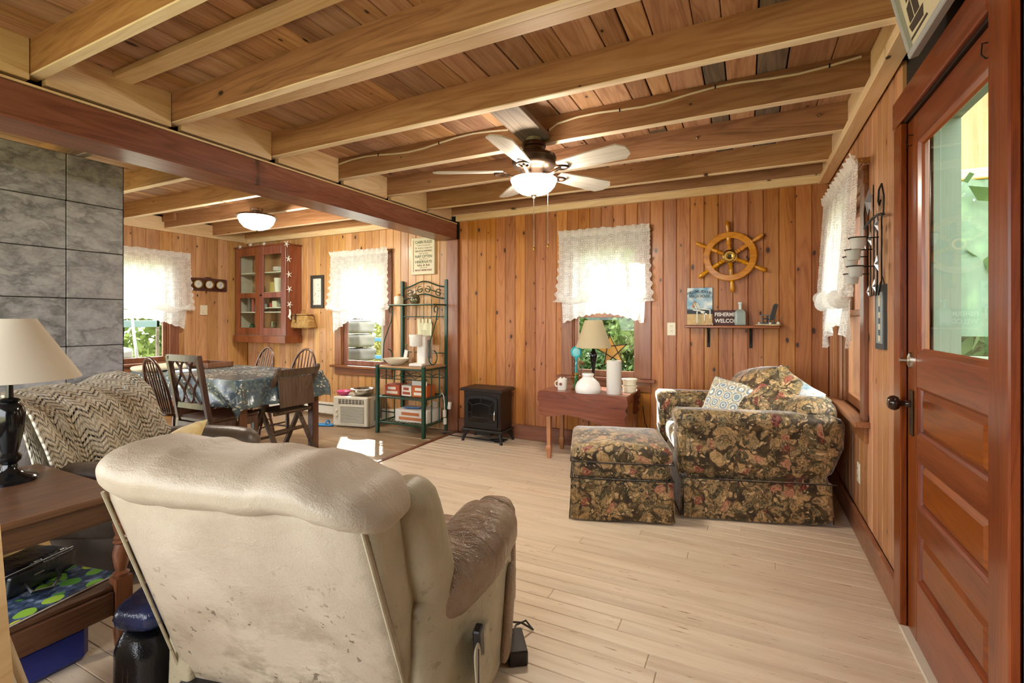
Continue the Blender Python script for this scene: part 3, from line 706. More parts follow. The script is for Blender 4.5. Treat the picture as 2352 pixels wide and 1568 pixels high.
# crocheted afghan
def afghan_mat():
    n = NT('crochet_wool'); o = n.obj(); t = n.t
    uv = n.n('ShaderNodeTexCoord').outputs['UV']
    sp = n.n('ShaderNodeSeparateXYZ'); n.set(sp.inputs[0], uv)
    zig = n.ma('PINGPONG', n.ma('MULTIPLY', sp.outputs[0], 14.0), .5)
    vv = n.ma('ADD', n.ma('MULTIPLY', sp.outputs[1], 34.0), n.ma('MULTIPLY', zig, 2.0))
    row = n.ma('ABSOLUTE', n.ma('SINE', n.ma('MULTIPLY', vv, 3.1416)))
    st = n.ma('ABSOLUTE', n.ma('SINE', n.ma('MULTIPLY', sp.outputs[0], 210.0)))
    band = n.ma('LESS_THAN', n.ma('FRACT', n.ma('MULTIPLY', vv, .25)), .5)
    hole = n.ma('MULTIPLY', n.ma('MULTIPLY', n.ma('LESS_THAN', row, .55), n.ma('GREATER_THAN', st, .45)), band)
    hgt = n.ma('ADD', row, n.ma('MULTIPLY', st, .5))
    col = n.ramp(n.noise(o, 24, 4), [(.3, 'c4b8a0'), (.55, 'ddd3bf'), (.8, 'ece4d4')])
    col = n.mix(n.ma('MULTIPLY', n.ma('SUBTRACT', 1.0, row), .35), col, '8f806a')
    n.bump(hgt, 1.0, .010)
    n.fin(col, .9, 0, .15); tr = n.n('ShaderNodeBsdfTransparent'); mx = n.n('ShaderNodeMixShader')
    t.links.new(hole, mx.inputs[0]); t.links.new(n.p.outputs[0], mx.inputs[1]); t.links.new(tr.outputs[0], mx.inputs[2]); t.links.new(mx.outputs[0], n.out.inputs[0])
    return n.m
M_AFG = afghan_mat()
def drape(name, par, x0, x1, layers, mat, seed):
    mm = MB(); nu, nv = 70, 46
    def fn(u, v):
        x = x0 + (x1 - x0) * u
        ed = 1 - .05 * math.sin(u * 3.14)
        p = layers(u, v); b = .030 * math.sin(u * 11 + seed) + .030 * nz((u * 4, v * 2.5, seed)) + .014 * math.sin(u * 24 + v * 6)
        return (x, p[0] + b * (.5 + .5 * v), p[1] + .5 * b + .02 * math.sin(u * 6.3 + seed))
    mm.grid(fn, nu, nv); o = mm.build(name, mat, par, smooth=True, ang=180)
    uvl = o.data.uv_layers.new(name='UVMap')
    for lp in o.data.loops:
        i = lp.vertex_index; uvl.data[lp.index].uv = ((i // nv) / nu, (i % nv) / nv)
    return thicken(o, .012)
af = thing('crochet_afghan', 'cream crocheted afghan draped over the brown armchair back', 'blanket', (-3.165, 1.39, -.09), -59.3)
def path(pts):
    def f(u, v, pts=pts):
        k = v * (len(pts) - 1); i = min(int(k), len(pts) - 2); t_ = k - i
        return (pts[i][0] * (1 - t_) + pts[i + 1][0] * t_, pts[i][1] * (1 - t_) + pts[i + 1][1] * t_)
    return f
drape('lower_layer', af, .0, .47, path([(-.40, .55), (-.40, .84), (-.36, .915), (-.26, .935), (-.14, .92), (-.05, .86), (0.0, .72), (.06, .54), (.12, .38)]), M_AFG, 1.0)
drape('upper_layer', af, -.35, .47, path([(-.41, .62), (-.415, .86), (-.36, .955), (-.24, .975), (-.12, .955), (-.02, .88), (.05, .72), (.09, .60)]), M_AFG, 2.3)
# pillow on that chair
def pillow_mat(name, stops, sc_=6):
    n = NT(name); o = n.obj(); wv = n.vm('ADD', o, n.vm('SCALE', n.noise(o, 6, 2, out='Color'), .2))
    return n.fin(n.ramp(n.noise(wv, sc_, 2), stops, 'EASE'), .75, 0, .25, Sheen_Weight=.2)
def pillow(name, label, loc, rot, w_, h_, t_, mat, seed=0, group=None):
    def wp(q):
        x, y, z = q.x / (w_ / 2), q.y / (h_ / 2), q.z
        e = max(abs(x), abs(y)); k = max(.06, (1 - min(1, abs(x)) ** 3.0) ** .5 * (1 - min(1, abs(y)) ** 3.0) ** .5)
        pin = 1 - .07 * (1 - abs(x)) * (abs(y) > .9) * 1.0
        return (q.x * (1 - .06 * (1 - y * y)), q.y * (1 - .06 * (1 - x * x)), (1 if z > 0 else -1) * t_ / 2 * k * (1 + .12 * nz((x * 2, y * 2, seed))) + .004 * nz((x * 7, y * 7, seed)))
    o = MB().rbox(w_ / 2, h_ / 2, .02, (.01, .01, .01), 18, wp).build(name, mat, None, loc, rot, smooth=True, ang=100)
    return tag(o, label, 'pillow', group)
pillow('throw_pillow', 'yellow green patterned pillow on the brown leather armchair', (-2.80, 1.42, .49), (R(38), R(10), R(-50)), .46, .46, .15, pillow_mat('yellow_leaf_print', [(.3, '6d7347'), (.42, 'c9b673'), (.6, 'd9c685'), (.75, 'b98f58')], 3.2), 2)

# ------------------------------------------------------------------ end table with lower shelf
W_OAK = wood('old_dark_oak', '341c11', '52331d', '694628', 'y', rough=.4, coat=.2, grain=1.6)
W_OAKZ = wood('old_dark_oak_leg', '4a2413', '6b3a20', '83502f', 'z', rough=.35, coat=.3, grain=1.6)
et = thing('end_table', 'old dark oak end table with turned legs under the black lamp', 'table', (-2.10, .985, 0), 0)
MB().cbox(-.76, .0, -.62, .0, .575, .60, .006).build('tabletop', W_OAK, et)
MB().cbox(-.745, -.012, -.035, -.012, .50, .575, .002).build('apron', W_OAK, et); MB().cbox(-.035, -.012, -.60, -.035, .50, .575, .002).build('apron', W_OAK, et); MB().cbox(-.745, -.722, -.60, -.035, .50, .575, .002).build('apron', W_OAK, et)
MB().cbox(-.745, -.02, -.60, -.02, .235, .255, .004).build('shelf', W_OAK, et)
MB().cbox(-.030, -.008, -.60, -.05, .15, .235, .002).build('lower_rail', W_OAK, et); MB().cbox(-.72, -.05, -.03, -.008, .15, .235, .002).build('lower_rail', W_OAK, et)
LEG = [(0, .010), (.04, .016), (.10, .020), (.17, .024), (.20, .018), (.215, .026)]
for (lx, ly) in ((-.022, -.022), (-.735, -.022), (-.022, -.60), (-.735, -.60)):
    lg = MB().box(lx - .026, lx + .026, ly - .026, ly + .026, .14, .28)
    lg.box(lx - .026, lx + .026, ly - .026, ly + .026, .49, .575)
    lg.turned((lx, ly, 0), (lx, ly, .14), [(0, .014), (.2, .020), (.6, .024), (.75, .018), (.85, .027), (1, .02)], 14)
    lg.turned((lx, ly, .28), (lx, ly, .49), [(0, .022), (.06, .027), (.1, .016), (.2, .022), (.42, .027), (.58, .019), (.62, .026), (.66, .019), (.7, .024), (.74, .018), (.9, .024), (.95, .027), (1, .022)], 14)
    lg.build('leg', W_OAKZ, et, smooth=True, ang=30)
# black lamp on the end table
def shade_mat(name, col, lit):
    n = NT(name); t = n.t; n.fin(col, .85, 0, .1); tl = n.n('ShaderNodeBsdfTranslucent'); tl.inputs[0].default_value = srgb(col)
    mx = n.n('ShaderNodeMixShader'); mx.inputs[0].default_value = lit; t.links.new(n.p.outputs[0], mx.inputs[1]); t.links.new(tl.outputs[0], mx.inputs[2]); t.links.new(mx.outputs[0], n.out.inputs[0]); return n.m
M_SHADE = shade_mat('cream_lampshade', 'e4dccb', .25); M_SHADE2 = shade_mat('tan_lampshade', 'd8caa8', .35)
lm = thing('table_lamp', 'black turned table lamp with cream shade on the oak end table', 'lamp', (-2.64, .82, .60))
M_GBLK = plain('gloss_black', '0d0f12', .12, var=.02)
MB().lathe([(.0, 0), (.085, 0), (.086, .012), (.075, .022), (.045, .032), (.026, .05), (.022, .07), (.034, .085), (.036, .10), (.024, .115), (.028, .13), (.042, .20), (.047, .27), (.040, .30), (.026, .315), (.032, .322), (.026, .33), (.012, .335), (.010, .39)], 28).build('base', M_GBLK, lm, smooth=True)
o = MB().lathe([(.215, .405), (.214, .41), (.078, .645), (.077, .648)], 36); o = o.build('lamp_shade', M_SHADE, lm, smooth=True); o.data.polygons.foreach_get
bmx = bmesh.new(); bmx.from_mesh(o.data); bmesh.ops.delete(bmx, geom=[f for f in bmx.faces if len(f.verts) > 5], context='FACES'); bmx.to_mesh(o.data); bmx.free(); thicken(o, .003)
MB().tube([(0, 0, .39), (0, 0, .64)], .004, 6).build('harp', M_BRASS, lm)
# things on the shelf of the end table
n_ = NT('water_lily_print')
o_ = n_.obj(); wv = n_.vm('ADD', o_, n_.vm('SCALE', n_.noise(o_, 10, 2, out='Color'), .04))
dd = n_.voro(wv, 15); cc = n_.n('ShaderNodeSeparateColor'); n_.set(cc.inputs[0], n_.voro(wv, 15, out='Color'))
pads = n_.ramp(cc.outputs[1], [(.0, '2f6a2c'), (.4, '6fa03a'), (.7, '9db83f'), (1, 'c3b43c')]); water = n_.ramp(n_.noise(wv, 30, 4), [(.3, '141d2b'), (.55, '3c4a63'), (.8, '9aa9bd')])
c_ = n_.mix(n_.ma('MULTIPLY', n_.ma('GREATER_THAN', .46, dd), n_.ma('GREATER_THAN', cc.outputs[0], .12)), water, pads)
M_LILY = n_.fin(c_, .2, 0, .5)
mg = thing('magazine', 'glossy magazine with a water lily cover on the oak shelf', 'magazine', (-2.30, .74, .256), 12)
MB().cbox(-.155, .155, -.215, .215, 0, .008, .002).build('pages', M_PAPER, mg); MB().box(-.155, .155, -.215, .215, .008, .0095).build('cover', M_LILY, mg)
fl = MB()
for k in range(9):
    a = k * .7; fl.add([(.10 + .0 * math.cos(a), -.16, .010), (.10 + .024 * math.cos(a + .25), -.16 + .024 * math.sin(a + .25), .0105), (.10 + .05 * math.cos(a), -.16 + .05 * math.sin(a), .011), (.10 + .024 * math.cos(a - .25), -.16 + .024 * math.sin(a - .25), .0105)], [(0, 1, 2, 3)])
fl.build('lily_flower', plain('lily_pink', 'c04a8c', .3, var=.3, sc_=40), mg)
bk = thing('shoulder_bag', 'black leather case with a wrist strap lying on the magazine', 'bag', (-2.42, .78, .268), 20)
MB().rbox(.085, .12, .045, (.015, .02, .02), 10, lambda q: (q.x, q.y, .046 + q.z + .004 * nz((q.x * 20, q.y * 20, 1)))).build('body', M_BLEATH, bk, smooth=True, ang=60)
MB().rbox(.012, .115, .04, (.008, .02, .015), 8, lambda q: (.095 + q.x + .2 * q.z, q.y, .05 + q.z)).build('flap', M_BLEATH, bk, smooth=True, ang=60)
MB().tube([(.09, -.06, .05), (.15, -.08, .02), (.17, -.03, .012), (.13, .03, .02), (.10, .04, .04)], .006, 6).build('strap', M_BLACK, bk, smooth=True)
MB().cbox(.105, .109, -.04, -.005, .055, .065, .001).build('metal_badge', M_CHROME, bk)
MB().tube([(.086, -.115, .088), (.088, .115, .088)], .0012, 4).build('stitching', M_PAPER, bk)
en = thing('manila_envelope', 'manila envelope standing behind the black leather case', 'envelope', (-2.56, .82, .256), 25)
MB().box(-.004, .004, -.16, .14, 0, .19, Matrix.Rotation(R(-20), 4, 'Y')).build('sheet', plain('manila', 'd0ad72', .8), en)
tag(MB().cbox(-.27, .27, -.19, .19, 0, .135, .02).build('storage_bin', plain('blue_plastic', '12257a', .35), None, (-2.44, .70, 0)), 'blue storage bin pushed under the oak end table', 'bin')
# black leather bag beside the table
def bagf(q): return (q.x * (1 - .3 * (q.z + .12)), q.y, .12 + q.z + .03 * nz((q.x * 6, q.y * 6, 2)) + .012 * nz((q.x * 18, q.y * 18, q.z * 18)))
lb = thing('leather_duffel', 'black leather duffel bag with double stitching on the floor', 'bag', (-1.785, .915, 0), 20)
MB().rbox(.085, .12, .12, (.06, .08, .07), 16, bagf).build('body', M_BLEATH, lb, smooth=True, ang=80)
for dx in (-.008, .008): MB().tube([bagf(Vector((dx + .0, y_, z_))) for y_, z_ in ((-.123, -.08), (-.118, .03), (-.085, .095), (0, .122), (.085, .095))], .0025, 5).build('stitching', M_BRONZE, lb, smooth=True)
cu = MB().rbox(.085, .12, .045, (.05, .06, .04), 14, lambda q: (q.x, q.y, .05 + q.z + .02 * nz((q.x * 7, q.y * 7, 5)))).build('leather_cushion', leather('navy_leather', '141a33', '0c0f1e', '26305a', .2, 0, .9), None, (-1.785, .925, .248), (R(5), R(3), R(20)), smooth=True, ang=80)
tag(cu, 'navy leather cushion resting on the black duffel bag', 'cushion')
# framed picture leaning in the near corner and the edge of a wooden stand
pf = thing('picture_frame', 'pale wooden frame leaning at the foot of the light pine post', 'frame', (-1.84, .60, 0), 152)
W_PALE = wood('pale_frame_wood', 'a58b66', 'c8b08a', 'ddcaa8', 'z', rough=.5)
for (a, b, c, e) in ((-.16, .16, .47, .50), (-.16, .16, 0, .03), (-.16, -.13, .03, .47), (.13, .16, .03, .47)): MB().cbox(a, b, -.015, .015, c, e, .003, Matrix.Rotation(R(-14), 4, 'X')).build('frame_rail', W_PALE, pf)
MB().box(-.13, .13, -.002, .004, .03, .47, Matrix.Rotation(R(-14), 4, 'X')).build('picture_back', M_OFFW, pf)
# ------------------------------------------------------------------ floral armchair in the corner
# local x = width (room: towards the back wall), y = facing backwards; root at the near front floor corner
fa = thing('floral_armchair', 'wide skirted armchair in dark floral tapestry under the side window', 'armchair', (-.36, 3.165, 0), 17)
# here local +x runs from front to back of the chair (about .93 m), local +y from near arm to far arm (about 1.0 m)
DP, WD = .88, 1.02
def skirt(par, pts, z0, z1, seed=0, mat=M_FLOR, name='skirt'):
    """hanging skirt along a path of (x, y) corners"""
    pts = [Vector(p) for p in pts]; L = [0]
    for a, b in zip(pts, pts[1:]): L.append(L[-1] + (b - a).length)
    def fn(u, v):
        d = u * L[-1]; i = max(k for k in range(len(pts) - 1) if L[k] <= d + 1e-9); t_ = (d - L[i]) / (L[i + 1] - L[i])
        p = pts[i].lerp(pts[i + 1], t_); nrm = (pts[i + 1] - pts[i]).normalized(); nrm = Vector((nrm.y, -nrm.x))
        k = (1 - v) ** 1.5; off = k * (.012 + .012 * nz((d * 3, seed, 0)))
        return (p.x + nrm.x * off, p.y + nrm.y * off, z0 + (z1 - z0) * v + .010 * (1 - v) * nz((d * 4, 3, seed)))
    n_u = max(24, int(L[-1] / .03))
    o = MB().grid(fn, n_u, 8).build(name, mat, par, smooth=True, ang=50); return thicken(o, .006)
for k, yy in enumerate((0.0, WD - .20)):
    def armf(q, yy=yy, k=k):
        x = q.x + DP / 2 - .02; z = q.z + .46
        top = max(0, (z - .52) / .15)
        flare = .055 * max(0, (x - .60) / .26) ** 2 * min(1, max(0, (z - .26) / .2))
        yo = q.y * (1 + .12 * top) + .10 + yy
        if k == 0 and q.y < 0: yo -= .02 * top
        return (x + flare * (z > .3) * 1.6 - .05 * max(0, top) * (x < .1), yo + .008 * nz((x * 5, z * 5, k)), z - .015 * (x / DP) * top + .006 * nz((x * 6, q.y * 8, 1)))
    MB().rbox(DP / 2, .10, .215, (.05, .085, .09), 18, armf).build('arm', M_FLOR, fa, smooth=True, ang=80)
# seams (welt) on the near arm
def welt(par, pts, r=.004, mat=None): return MB().tube(pts, r, 6).build('welt', mat or M_WELT, par, smooth=True)
M_WELT = plain('brown_welt', '2c2117', .7)
welt(fa, [(.0, -.004, .255), (.44, -.010, .25), (.88, -.004, .252)])
MB().rbox(.05, .095, .20, (.03, .08, .08), 10, lambda q: (-.005 + q.x * .6, .10 + q.y, .45 + q.z)).build('arm_front_panel', M_FLOR, fa, smooth=True, ang=80)
MB().rbox(.05, .095, .20, (.03, .08, .08), 10, lambda q: (-.005 + q.x * .6, WD - .10 + q.y, .45 + q.z)).build('arm_front_panel', M_FLOR, fa, smooth=True, ang=80)
MB().rbox(.14, WD / 2 - .04, .27, (.10, .12, .12), 16, lambda q: (DP - .13 + q.x + .12 * (q.z + .27), WD / 2 + q.y, .48 + q.z + .012 * nz((q.x * 4, q.y * 5, 3)))).build('backrest', M_FLOR, fa, smooth=True, ang=80)
MB().rbox(.36, WD / 2 - .20, .09, (.08, .08, .08), 14, lambda q: (.36 + q.x, WD / 2 + q.y, .39 + q.z + .012 * nz((q.x * 4, q.y * 4, 8)))).build('seat_cushion', M_FLOR, fa, smooth=True, ang=80)
MB().cbox(.03, DP - .03, .03, WD - .03, .04, .30, .02).build('base', M_FLOR, fa)
skirt(fa, [(-.005, WD), (-.005, .0)], .012, .255, 5); skirt(fa, [(.0, -.004), (DP - .03, -.004)], .012, .255, 2); skirt(fa, [(DP - .03, .0), (DP - .03, WD)], .012, .255, 9)
def fl_loc(x, y, z):
    c_, s_ = math.cos(R(17)), math.sin(R(17)); return (-.36 + x * c_ - y * s_, 3.165 + x * s_ + y * c_, z)
# pillows on it
M_TRELL = NT('trellis_print'); o_ = M_TRELL.obj(); dd = M_TRELL.voro(o_, 13, 'F1', .1); ee = M_TRELL.voro(o_, 13, 'DISTANCE_TO_EDGE', .1)
ln = M_TRELL.ma('LESS_THAN', M_TRELL.ma('ABSOLUTE', M_TRELL.ma('SINE', M_TRELL.ma('MULTIPLY', dd, 15.0))), .38)
M_TRELL = M_TRELL.fin(M_TRELL.mix(ln, M_TRELL.mix(M_TRELL.ma('LESS_THAN', ee, .1), '8fa0a8', 'c2b89a'), 'efece4'), .75, 0, .2)
pillow('throw_pillow', 'square white pillow with a grey trellis print on the floral armchair', fl_loc(.40, .50, .60), (R(62), R(4), R(-38)), .44, .44, .14, M_TRELL, 1)
pillow('throw_pillow', 'large floral tapestry cushion heaped on the floral armchair', fl_loc(.56, .60, .68), (R(50), R(-10), R(-62)), .56, .52, .24, M_FLORP, 3)
pillow('throw_pillow', 'floral bolster cushion lying along the near arm of the armchair', fl_loc(.70, .40, .705), (R(35), R(24), R(-50)), .46, .42, .22, M_FLORP, 6)
M_DENIM = pillow_mat('pale_blue_print', [(.3, '4b6a7c'), (.45, '9db4be'), (.6, 'dfe4e2'), (.75, 'b9a88c')], 14)
pillow('throw_pillow', 'pale blue printed pillow with dark piping at the armchair back', fl_loc(.74, .36, .66), (R(62), R(16), R(-60)), .40, .40, .13, M_DENIM, 8)

# ------------------------------------------------------------------ ottoman
ot = thing('floral_ottoman', 'skirted floral ottoman pushed against the floral armchair', 'ottoman', (-.985, 2.83, 0), 17.5)
OWD, ODP = .61, .60
MB().cbox(.02, OWD - .02, .02, ODP - .02, .03, .27, .02).build('base', M_FLOR, ot)
MB().rbox(OWD / 2 - .006, ODP / 2 - .006, .055, (.04, .04, .03), 14, lambda q: (OWD / 2 + q.x, ODP / 2 + q.y, .31 + q.z + .004 * nz((q.x * 6, q.y * 6, 2)))).build('boxing', M_FLOR, ot, smooth=True, ang=80)
MB().rbox(OWD / 2 + .005, ODP / 2 + .005, .05, (.045, .045, .04), 16, lambda q: (OWD / 2 + q.x, ODP / 2 + q.y, .40 + q.z + (.035 * math.cos(q.x / OWD * 2.6) * math.cos(q.y / ODP * 2.6) if q.z > 0 else 0) + .008 * nz((q.x * 5, q.y * 5, 7)))).build('top_cushion', M_FLOR, ot, smooth=True, ang=80)
skirt(ot, [(0, 0), (OWD, 0)], .012, .262, 3); skirt(ot, [(OWD, 0), (OWD, ODP)], .012, .262, 4); skirt(ot, [(OWD, ODP), (0, ODP)], .012, .262, 6); skirt(ot, [(0, ODP), (0, 0)], .012, .262, 8)
welt(ot, [(-.004, -.006, .262), (OWD / 2, -.010, .258), (OWD + .004, -.006, .262), (OWD + .006, ODP, .262), (-.006, ODP, .262), (-.004, -.006, .262)])
welt(ot, [(-.004, -.008, .365), (OWD / 2, -.012, .36), (OWD + .004, -.008, .365), (OWD + .006, ODP, .365), (-.006, ODP, .365), (-.004, -.006, .365)])

# ------------------------------------------------------------------ drop leaf table under the living room window
W_MAH = wood('red_mahogany', '5a2612', '803e1f', '9a5630', 'x', rough=.28, coat=.4, grain=1.3)
W_MAHZ = wood('maple_leg', '8a4f28', 'aa6c3c', 'c08450', 'z', rough=.35, coat=.2)
dt = thing('drop_leaf_table', 'mahogany drop leaf table with scalloped leaf below the window', 'table', (-1.66, 3.90, 0))
TW, TD, TH = .78, .50, .61
MB().cbox(0, TW, 0, TD, TH - .02, TH, .005).build('tabletop', W_MAH, dt)
def scallop(x0, x1, zt, zb):
    L = x1 - x0; pts = [(x0, zt), (x1, zt)]
    prof = [(1.0, .0), (1.012, .25), (.985, .42), (1.005, .55), (.975, .68), (.995, .85), (.96, 1.0), (.90, 1.03), (.80, .98), (.68, .92), (.5, .78), (.32, .72), (.2, .80), (.10, .84), (.03, .80), (.0, .60), (.015, .42), (-.01, .25)]
    return [(x0, zt)] + [(x0 + L * a, zt - (zt - zb) * b) for a, b in prof]
MB().prism(scallop(0, TW, TH - .005, .35), -.018, -.001, 'y').build('drop_leaf', W_MAH, dt, smooth=False)
MB().prism(scallop(0, TW, TH - .005, .38), TD + .001, TD + .017, 'y').build('drop_leaf', W_MAH, dt)
MB().cbox(.04, TW - .04, .05, .07, TH - .11, TH - .02, .002).build('apron', W_MAH, dt); MB().cbox(.04, TW - .04, TD - .07, TD - .05, TH - .11, TH - .02, .002).build('apron', W_MAH, dt)
for x_ in (.04, TW - .06): MB().cbox(x_, x_ + .02, .07, TD - .07, TH - .11, TH - .02, .002).build('apron', W_MAH, dt)
for x_ in (.065, TW - .065):
    for y_ in (.085, TD - .085):
        g = MB(); h0 = .025
        for (za, zb, wa, wb) in ((TH - .02, .12, .024, .016), (.12, .10, .016, .023), (.10, .085, .023, .023), (.085, 0, .023, .013)):
            vs = [(x_ + sx * wa, y_ + sy * wa, za) for sx, sy in ((-1, -1), (1, -1), (1, 1), (-1, 1))] + [(x_ + sx * wb, y_ + sy * wb, zb) for sx, sy in ((-1, -1), (1, -1), (1, 1), (-1, 1))]
            g.add(vs, [(0, 1, 5, 4), (1, 2, 6, 5), (2, 3, 7, 6), (3, 0, 4, 7), (0, 3, 2, 1), (4, 5, 6, 7)])
        g.build('leg', W_MAHZ, dt)
def on_table(u_x, u_y): return (-1.66 + u_x, 3.90 + u_y, TH)
l2 = thing('table_lamp', 'slim dark table lamp with tan shade on the drop leaf table', 'lamp', on_table(.40, .33))
MB().lathe([(0, 0), (.07, 0), (.07, .01), (.05, .02), (.02, .03), (.012, .06), (.010, .12), (.014, .18), (.030, .27), (.034, .30), (.028, .33), (.016, .345), (.014, .36), (.008, .37), (.008, .40)], 24).build('base', M_GBLK, l2, smooth=True)
o = MB().lathe([(.16, .375), (.159, .38), (.078, .62), (.077, .622)], 32).build('lamp_shade', M_SHADE2, l2, smooth=True)
bmx = bmesh.new(); bmx.from_mesh(o.data); bmesh.ops.delete(bmx, geom=[f for f in bmx.faces if len(f.verts) > 5], context='FACES'); bmx.to_mesh(o.data); bmx.free(); thicken(o, .003)
MB().tube([(0, 0, .40), (0, 0, .61)], .004, 6).build('harp', M_BRASS, l2)
M_MILK = plain('milk_glass', 'eceae6', .12, var=.02, Subsurface_Weight=.2)
o = MB().lathe([(.105, 0), (.112, .02), (.110, .05), (.095, .085), (.065, .115), (.05, .125), (.046, .14), (.052, .15), (.050, .165), (.046, .165)], 32).build('glass_lamp_shade', M_MILK, None, on_table(.42, .10), smooth=True); tag(o, 'white milk glass lamp shade standing on the drop leaf table', 'lampshade')
pt = thing('paper_towel_roll', 'white paper towel roll upright on the drop leaf table', 'paper towel', on_table(.64, .13))
MB().lathe([(.02, 0), (.062, 0), (.063, .01), (.063, .27), (.062, .28), (.022, .28), (.020, .27)], 28).build('roll', M_PAPER, pt, smooth=True); MB().lathe([(.0, .25), (.0215, .25), (.0215, .281), (.018, .281), (.018, .25)], 16).build('core', plain('cardboard_core', '9a8363', .8), pt, smooth=True)
mu = thing('mug', 'white mug with a brown badge holding small bulbs', 'mug', on_table(.17, .14))
MB().lathe([(.0, 0), (.040, 0), (.043, .006), (.043, .10), (.040, .10), (.039, .085), (0, .085)], 24).build('cup', M_WHITE, mu, smooth=True)
MB().tube(arc((-.045, 0, .052), .026, 90, 270, 8, 'xz'), .005, 8).build('handle', M_WHITE, mu, smooth=True)
MB().lathe([(0, .001), (.014, .001), (.014, 0)], 12, m=Matrix.Translation((0, -.0435, .055)) @ Matrix.Rotation(R(90), 4, 'X')).build('badge', plain('brown_badge', '7a4630', .5), mu)
for dx in (-.018, .016): MB().lathe([(0, .03), (.008, .026), (.010, .016), (.006, 0)], 10, c=(dx, 0, .085)).build('bulb', M_WHITE, mu, smooth=True)
ol = thing('glass_oil_lamp', 'clear glass oil lamp with an amber base by the mug', 'oil lamp', on_table(.28, .20))
MB().lathe([(0, 0), (.045, 0), (.046, .008), (.025, .03), (.022, .05), (.04, .075), (.05, .10), (.045, .125), (.025, .14)], 24).build('font', glass_mat('amber_glass', (.85, .68, .38, 1), .03), ol, smooth=True)
MB().lathe([(.025, .14), (.028, .15), (.055, .175), (.062, .20), (.052, .225), (.035, .25), (.03, .28)], 24).build('chimney', M_CLEAR, ol, smooth=True)
MB().lathe([(0, .135), (.028, .135), (.028, .15), (.0, .152)], 16).build('burner', M_BRASS, ol, smooth=True)
hm = thing('hand_fan', 'turquoise plastic hand fan standing behind the oil lamp', 'fan', on_table(.24, .32))
M_TURQ = plain('turquoise_plastic', '2aa5ad', .25, Alpha=1)
MB().tube(arc((0, 0, .33), .045, 0, 360, 24, 'xz')[:-1], .009, 8, closed=True).build('rim', M_TURQ, hm, smooth=True)
MB().lathe([(0, .004), (.04, .003), (.04, -.003), (0, -.004)], 20, m=Matrix.Translation((0, 0, .33)) @ Matrix.Rotation(R(90), 4, 'X')).build('disc', plain('pale_turquoise', '74c4c6', .2), hm, smooth=True)
MB().tube([(0, 0, .0), (0, 0, .10), (0, 0, .20), (0, 0, .285)], [.03, .014, .011, .012], 10).build('handle', M_TURQ, hm, smooth=True)
tw = thing('dried_twig', 'dried twig with a curled seed head arching over the table', 'twig', on_table(.29, .27))
MB().tube([(0, 0, .0), (.01, 0, .12), (.02, 0, .22), (.08, -.01, .255), (.14, 0, .25), (.20, .01, .235), (.28, .02, .16)], .0022, 5).build('stem', M_DARK, tw, smooth=True)
MB().tube([(.11, 0, .252), (.14, 0, .275), (.15, 0, .285)], .0016, 5).build('side_shoot', M_DARK, tw, smooth=True)
MB().rbox(.03, .018, .018, .015, 8, lambda q: (.02 + q.x + .01 * nz(q * 40), q.y + .01 * nz(q * 60), .235 + q.z + .012 * nz(q * 50))).build('seed_head', plain('seed_brown', '7a5d33', .8), tw, smooth=True, ang=80)
st = thing('star_ornament', 'gold paper star with dark twig edges hanging in the window', 'ornament', (-1.15, YB - .03, .94), 0)
sp_ = [(.16 * math.cos(R(90 + k * 72 + 8)), .16 * math.sin(R(90 + k * 72 + 8))) for k in range(5)]; inn = [(.065 * math.cos(R(126 + k * 72 + 8)), .065 * math.sin(R(126 + k * 72 + 8))) for k in range(5)]
pts = []
for a, b in zip(sp_, inn): pts += [a, b]
MB().prism(pts, -.003, .003, 'y').build('paper', plain('gold_paper', 'c9994a', .6), st)
for k in range(5):
    a, b = sp_[k], sp_[(k + 2) % 5]; MB().tube([(a[0], -.007, a[1]), (b[0], -.007, b[1])], .004, 6).build('twig_edge', M_DARK, st, smooth=True)
MB().tube([(sp_[0][0], 0, sp_[0][1]), (sp_[0][0] * .3, 0, .28)], .0012, 4).build('hanging_thread', M_DARK, st)
tb = thing('plastic_tub', 'stack of white plastic tubs behind the paper towel roll', 'tub', on_table(.735, .30))
for k in range(2): MB().lathe([(0, 0), (.055, 0), (.062, .045), (.066, .045), (.066, .055), (0, .055)], 24, c=(0, 0, k * .058)).build('tub', M_CREAM, tb, smooth=True)
ev = MB().cbox(-.11, .11, -.05, .05, 0, .004, .001).build('envelope', M_PAPER, None, on_table(.67, .37), (0, 0, R(12))); tag(ev, 'white envelope on the back of the drop leaf table', 'envelope')
pn = thing('ballpoint_pen', 'dark blue pen lying on the white envelope', 'pen', (on_table(.70, .37)[0], on_table(.7, .37)[1], TH + .004), 20)
MB().tube([(-.07, 0, .005), (.06, 0, .005)], .005, 8).build('barrel', plain('pen_blue', '223a77', .3), pn, smooth=True); MB().tube([(.06, 0, .005), (.075, 0, .005)], [.004, .001], 8).build('tip', M_BRASS, pn, smooth=True)
lc = MB().tube([(-.86, 4.44, .45), (-.84, 4.44, .30), (-.80, 4.44, .22), (-.76, 4.44, .16), (-.70, 4.44, .06)], .004, 6).build('lamp_cord', M_BLACK, None, smooth=True); tag(lc, 'thin black cord hanging beside the drop leaf table', 'cord')
tag(MB().tube([(-1.36, 4.43, .50), (-1.34, 4.43, .40), (-1.37, 4.43, .25), (-1.38, 4.43, .05)], .004, 6).build('lamp_cord', M_BLACK, None, smooth=True), 'thin black cord hanging behind the drop leaf table', 'cord')

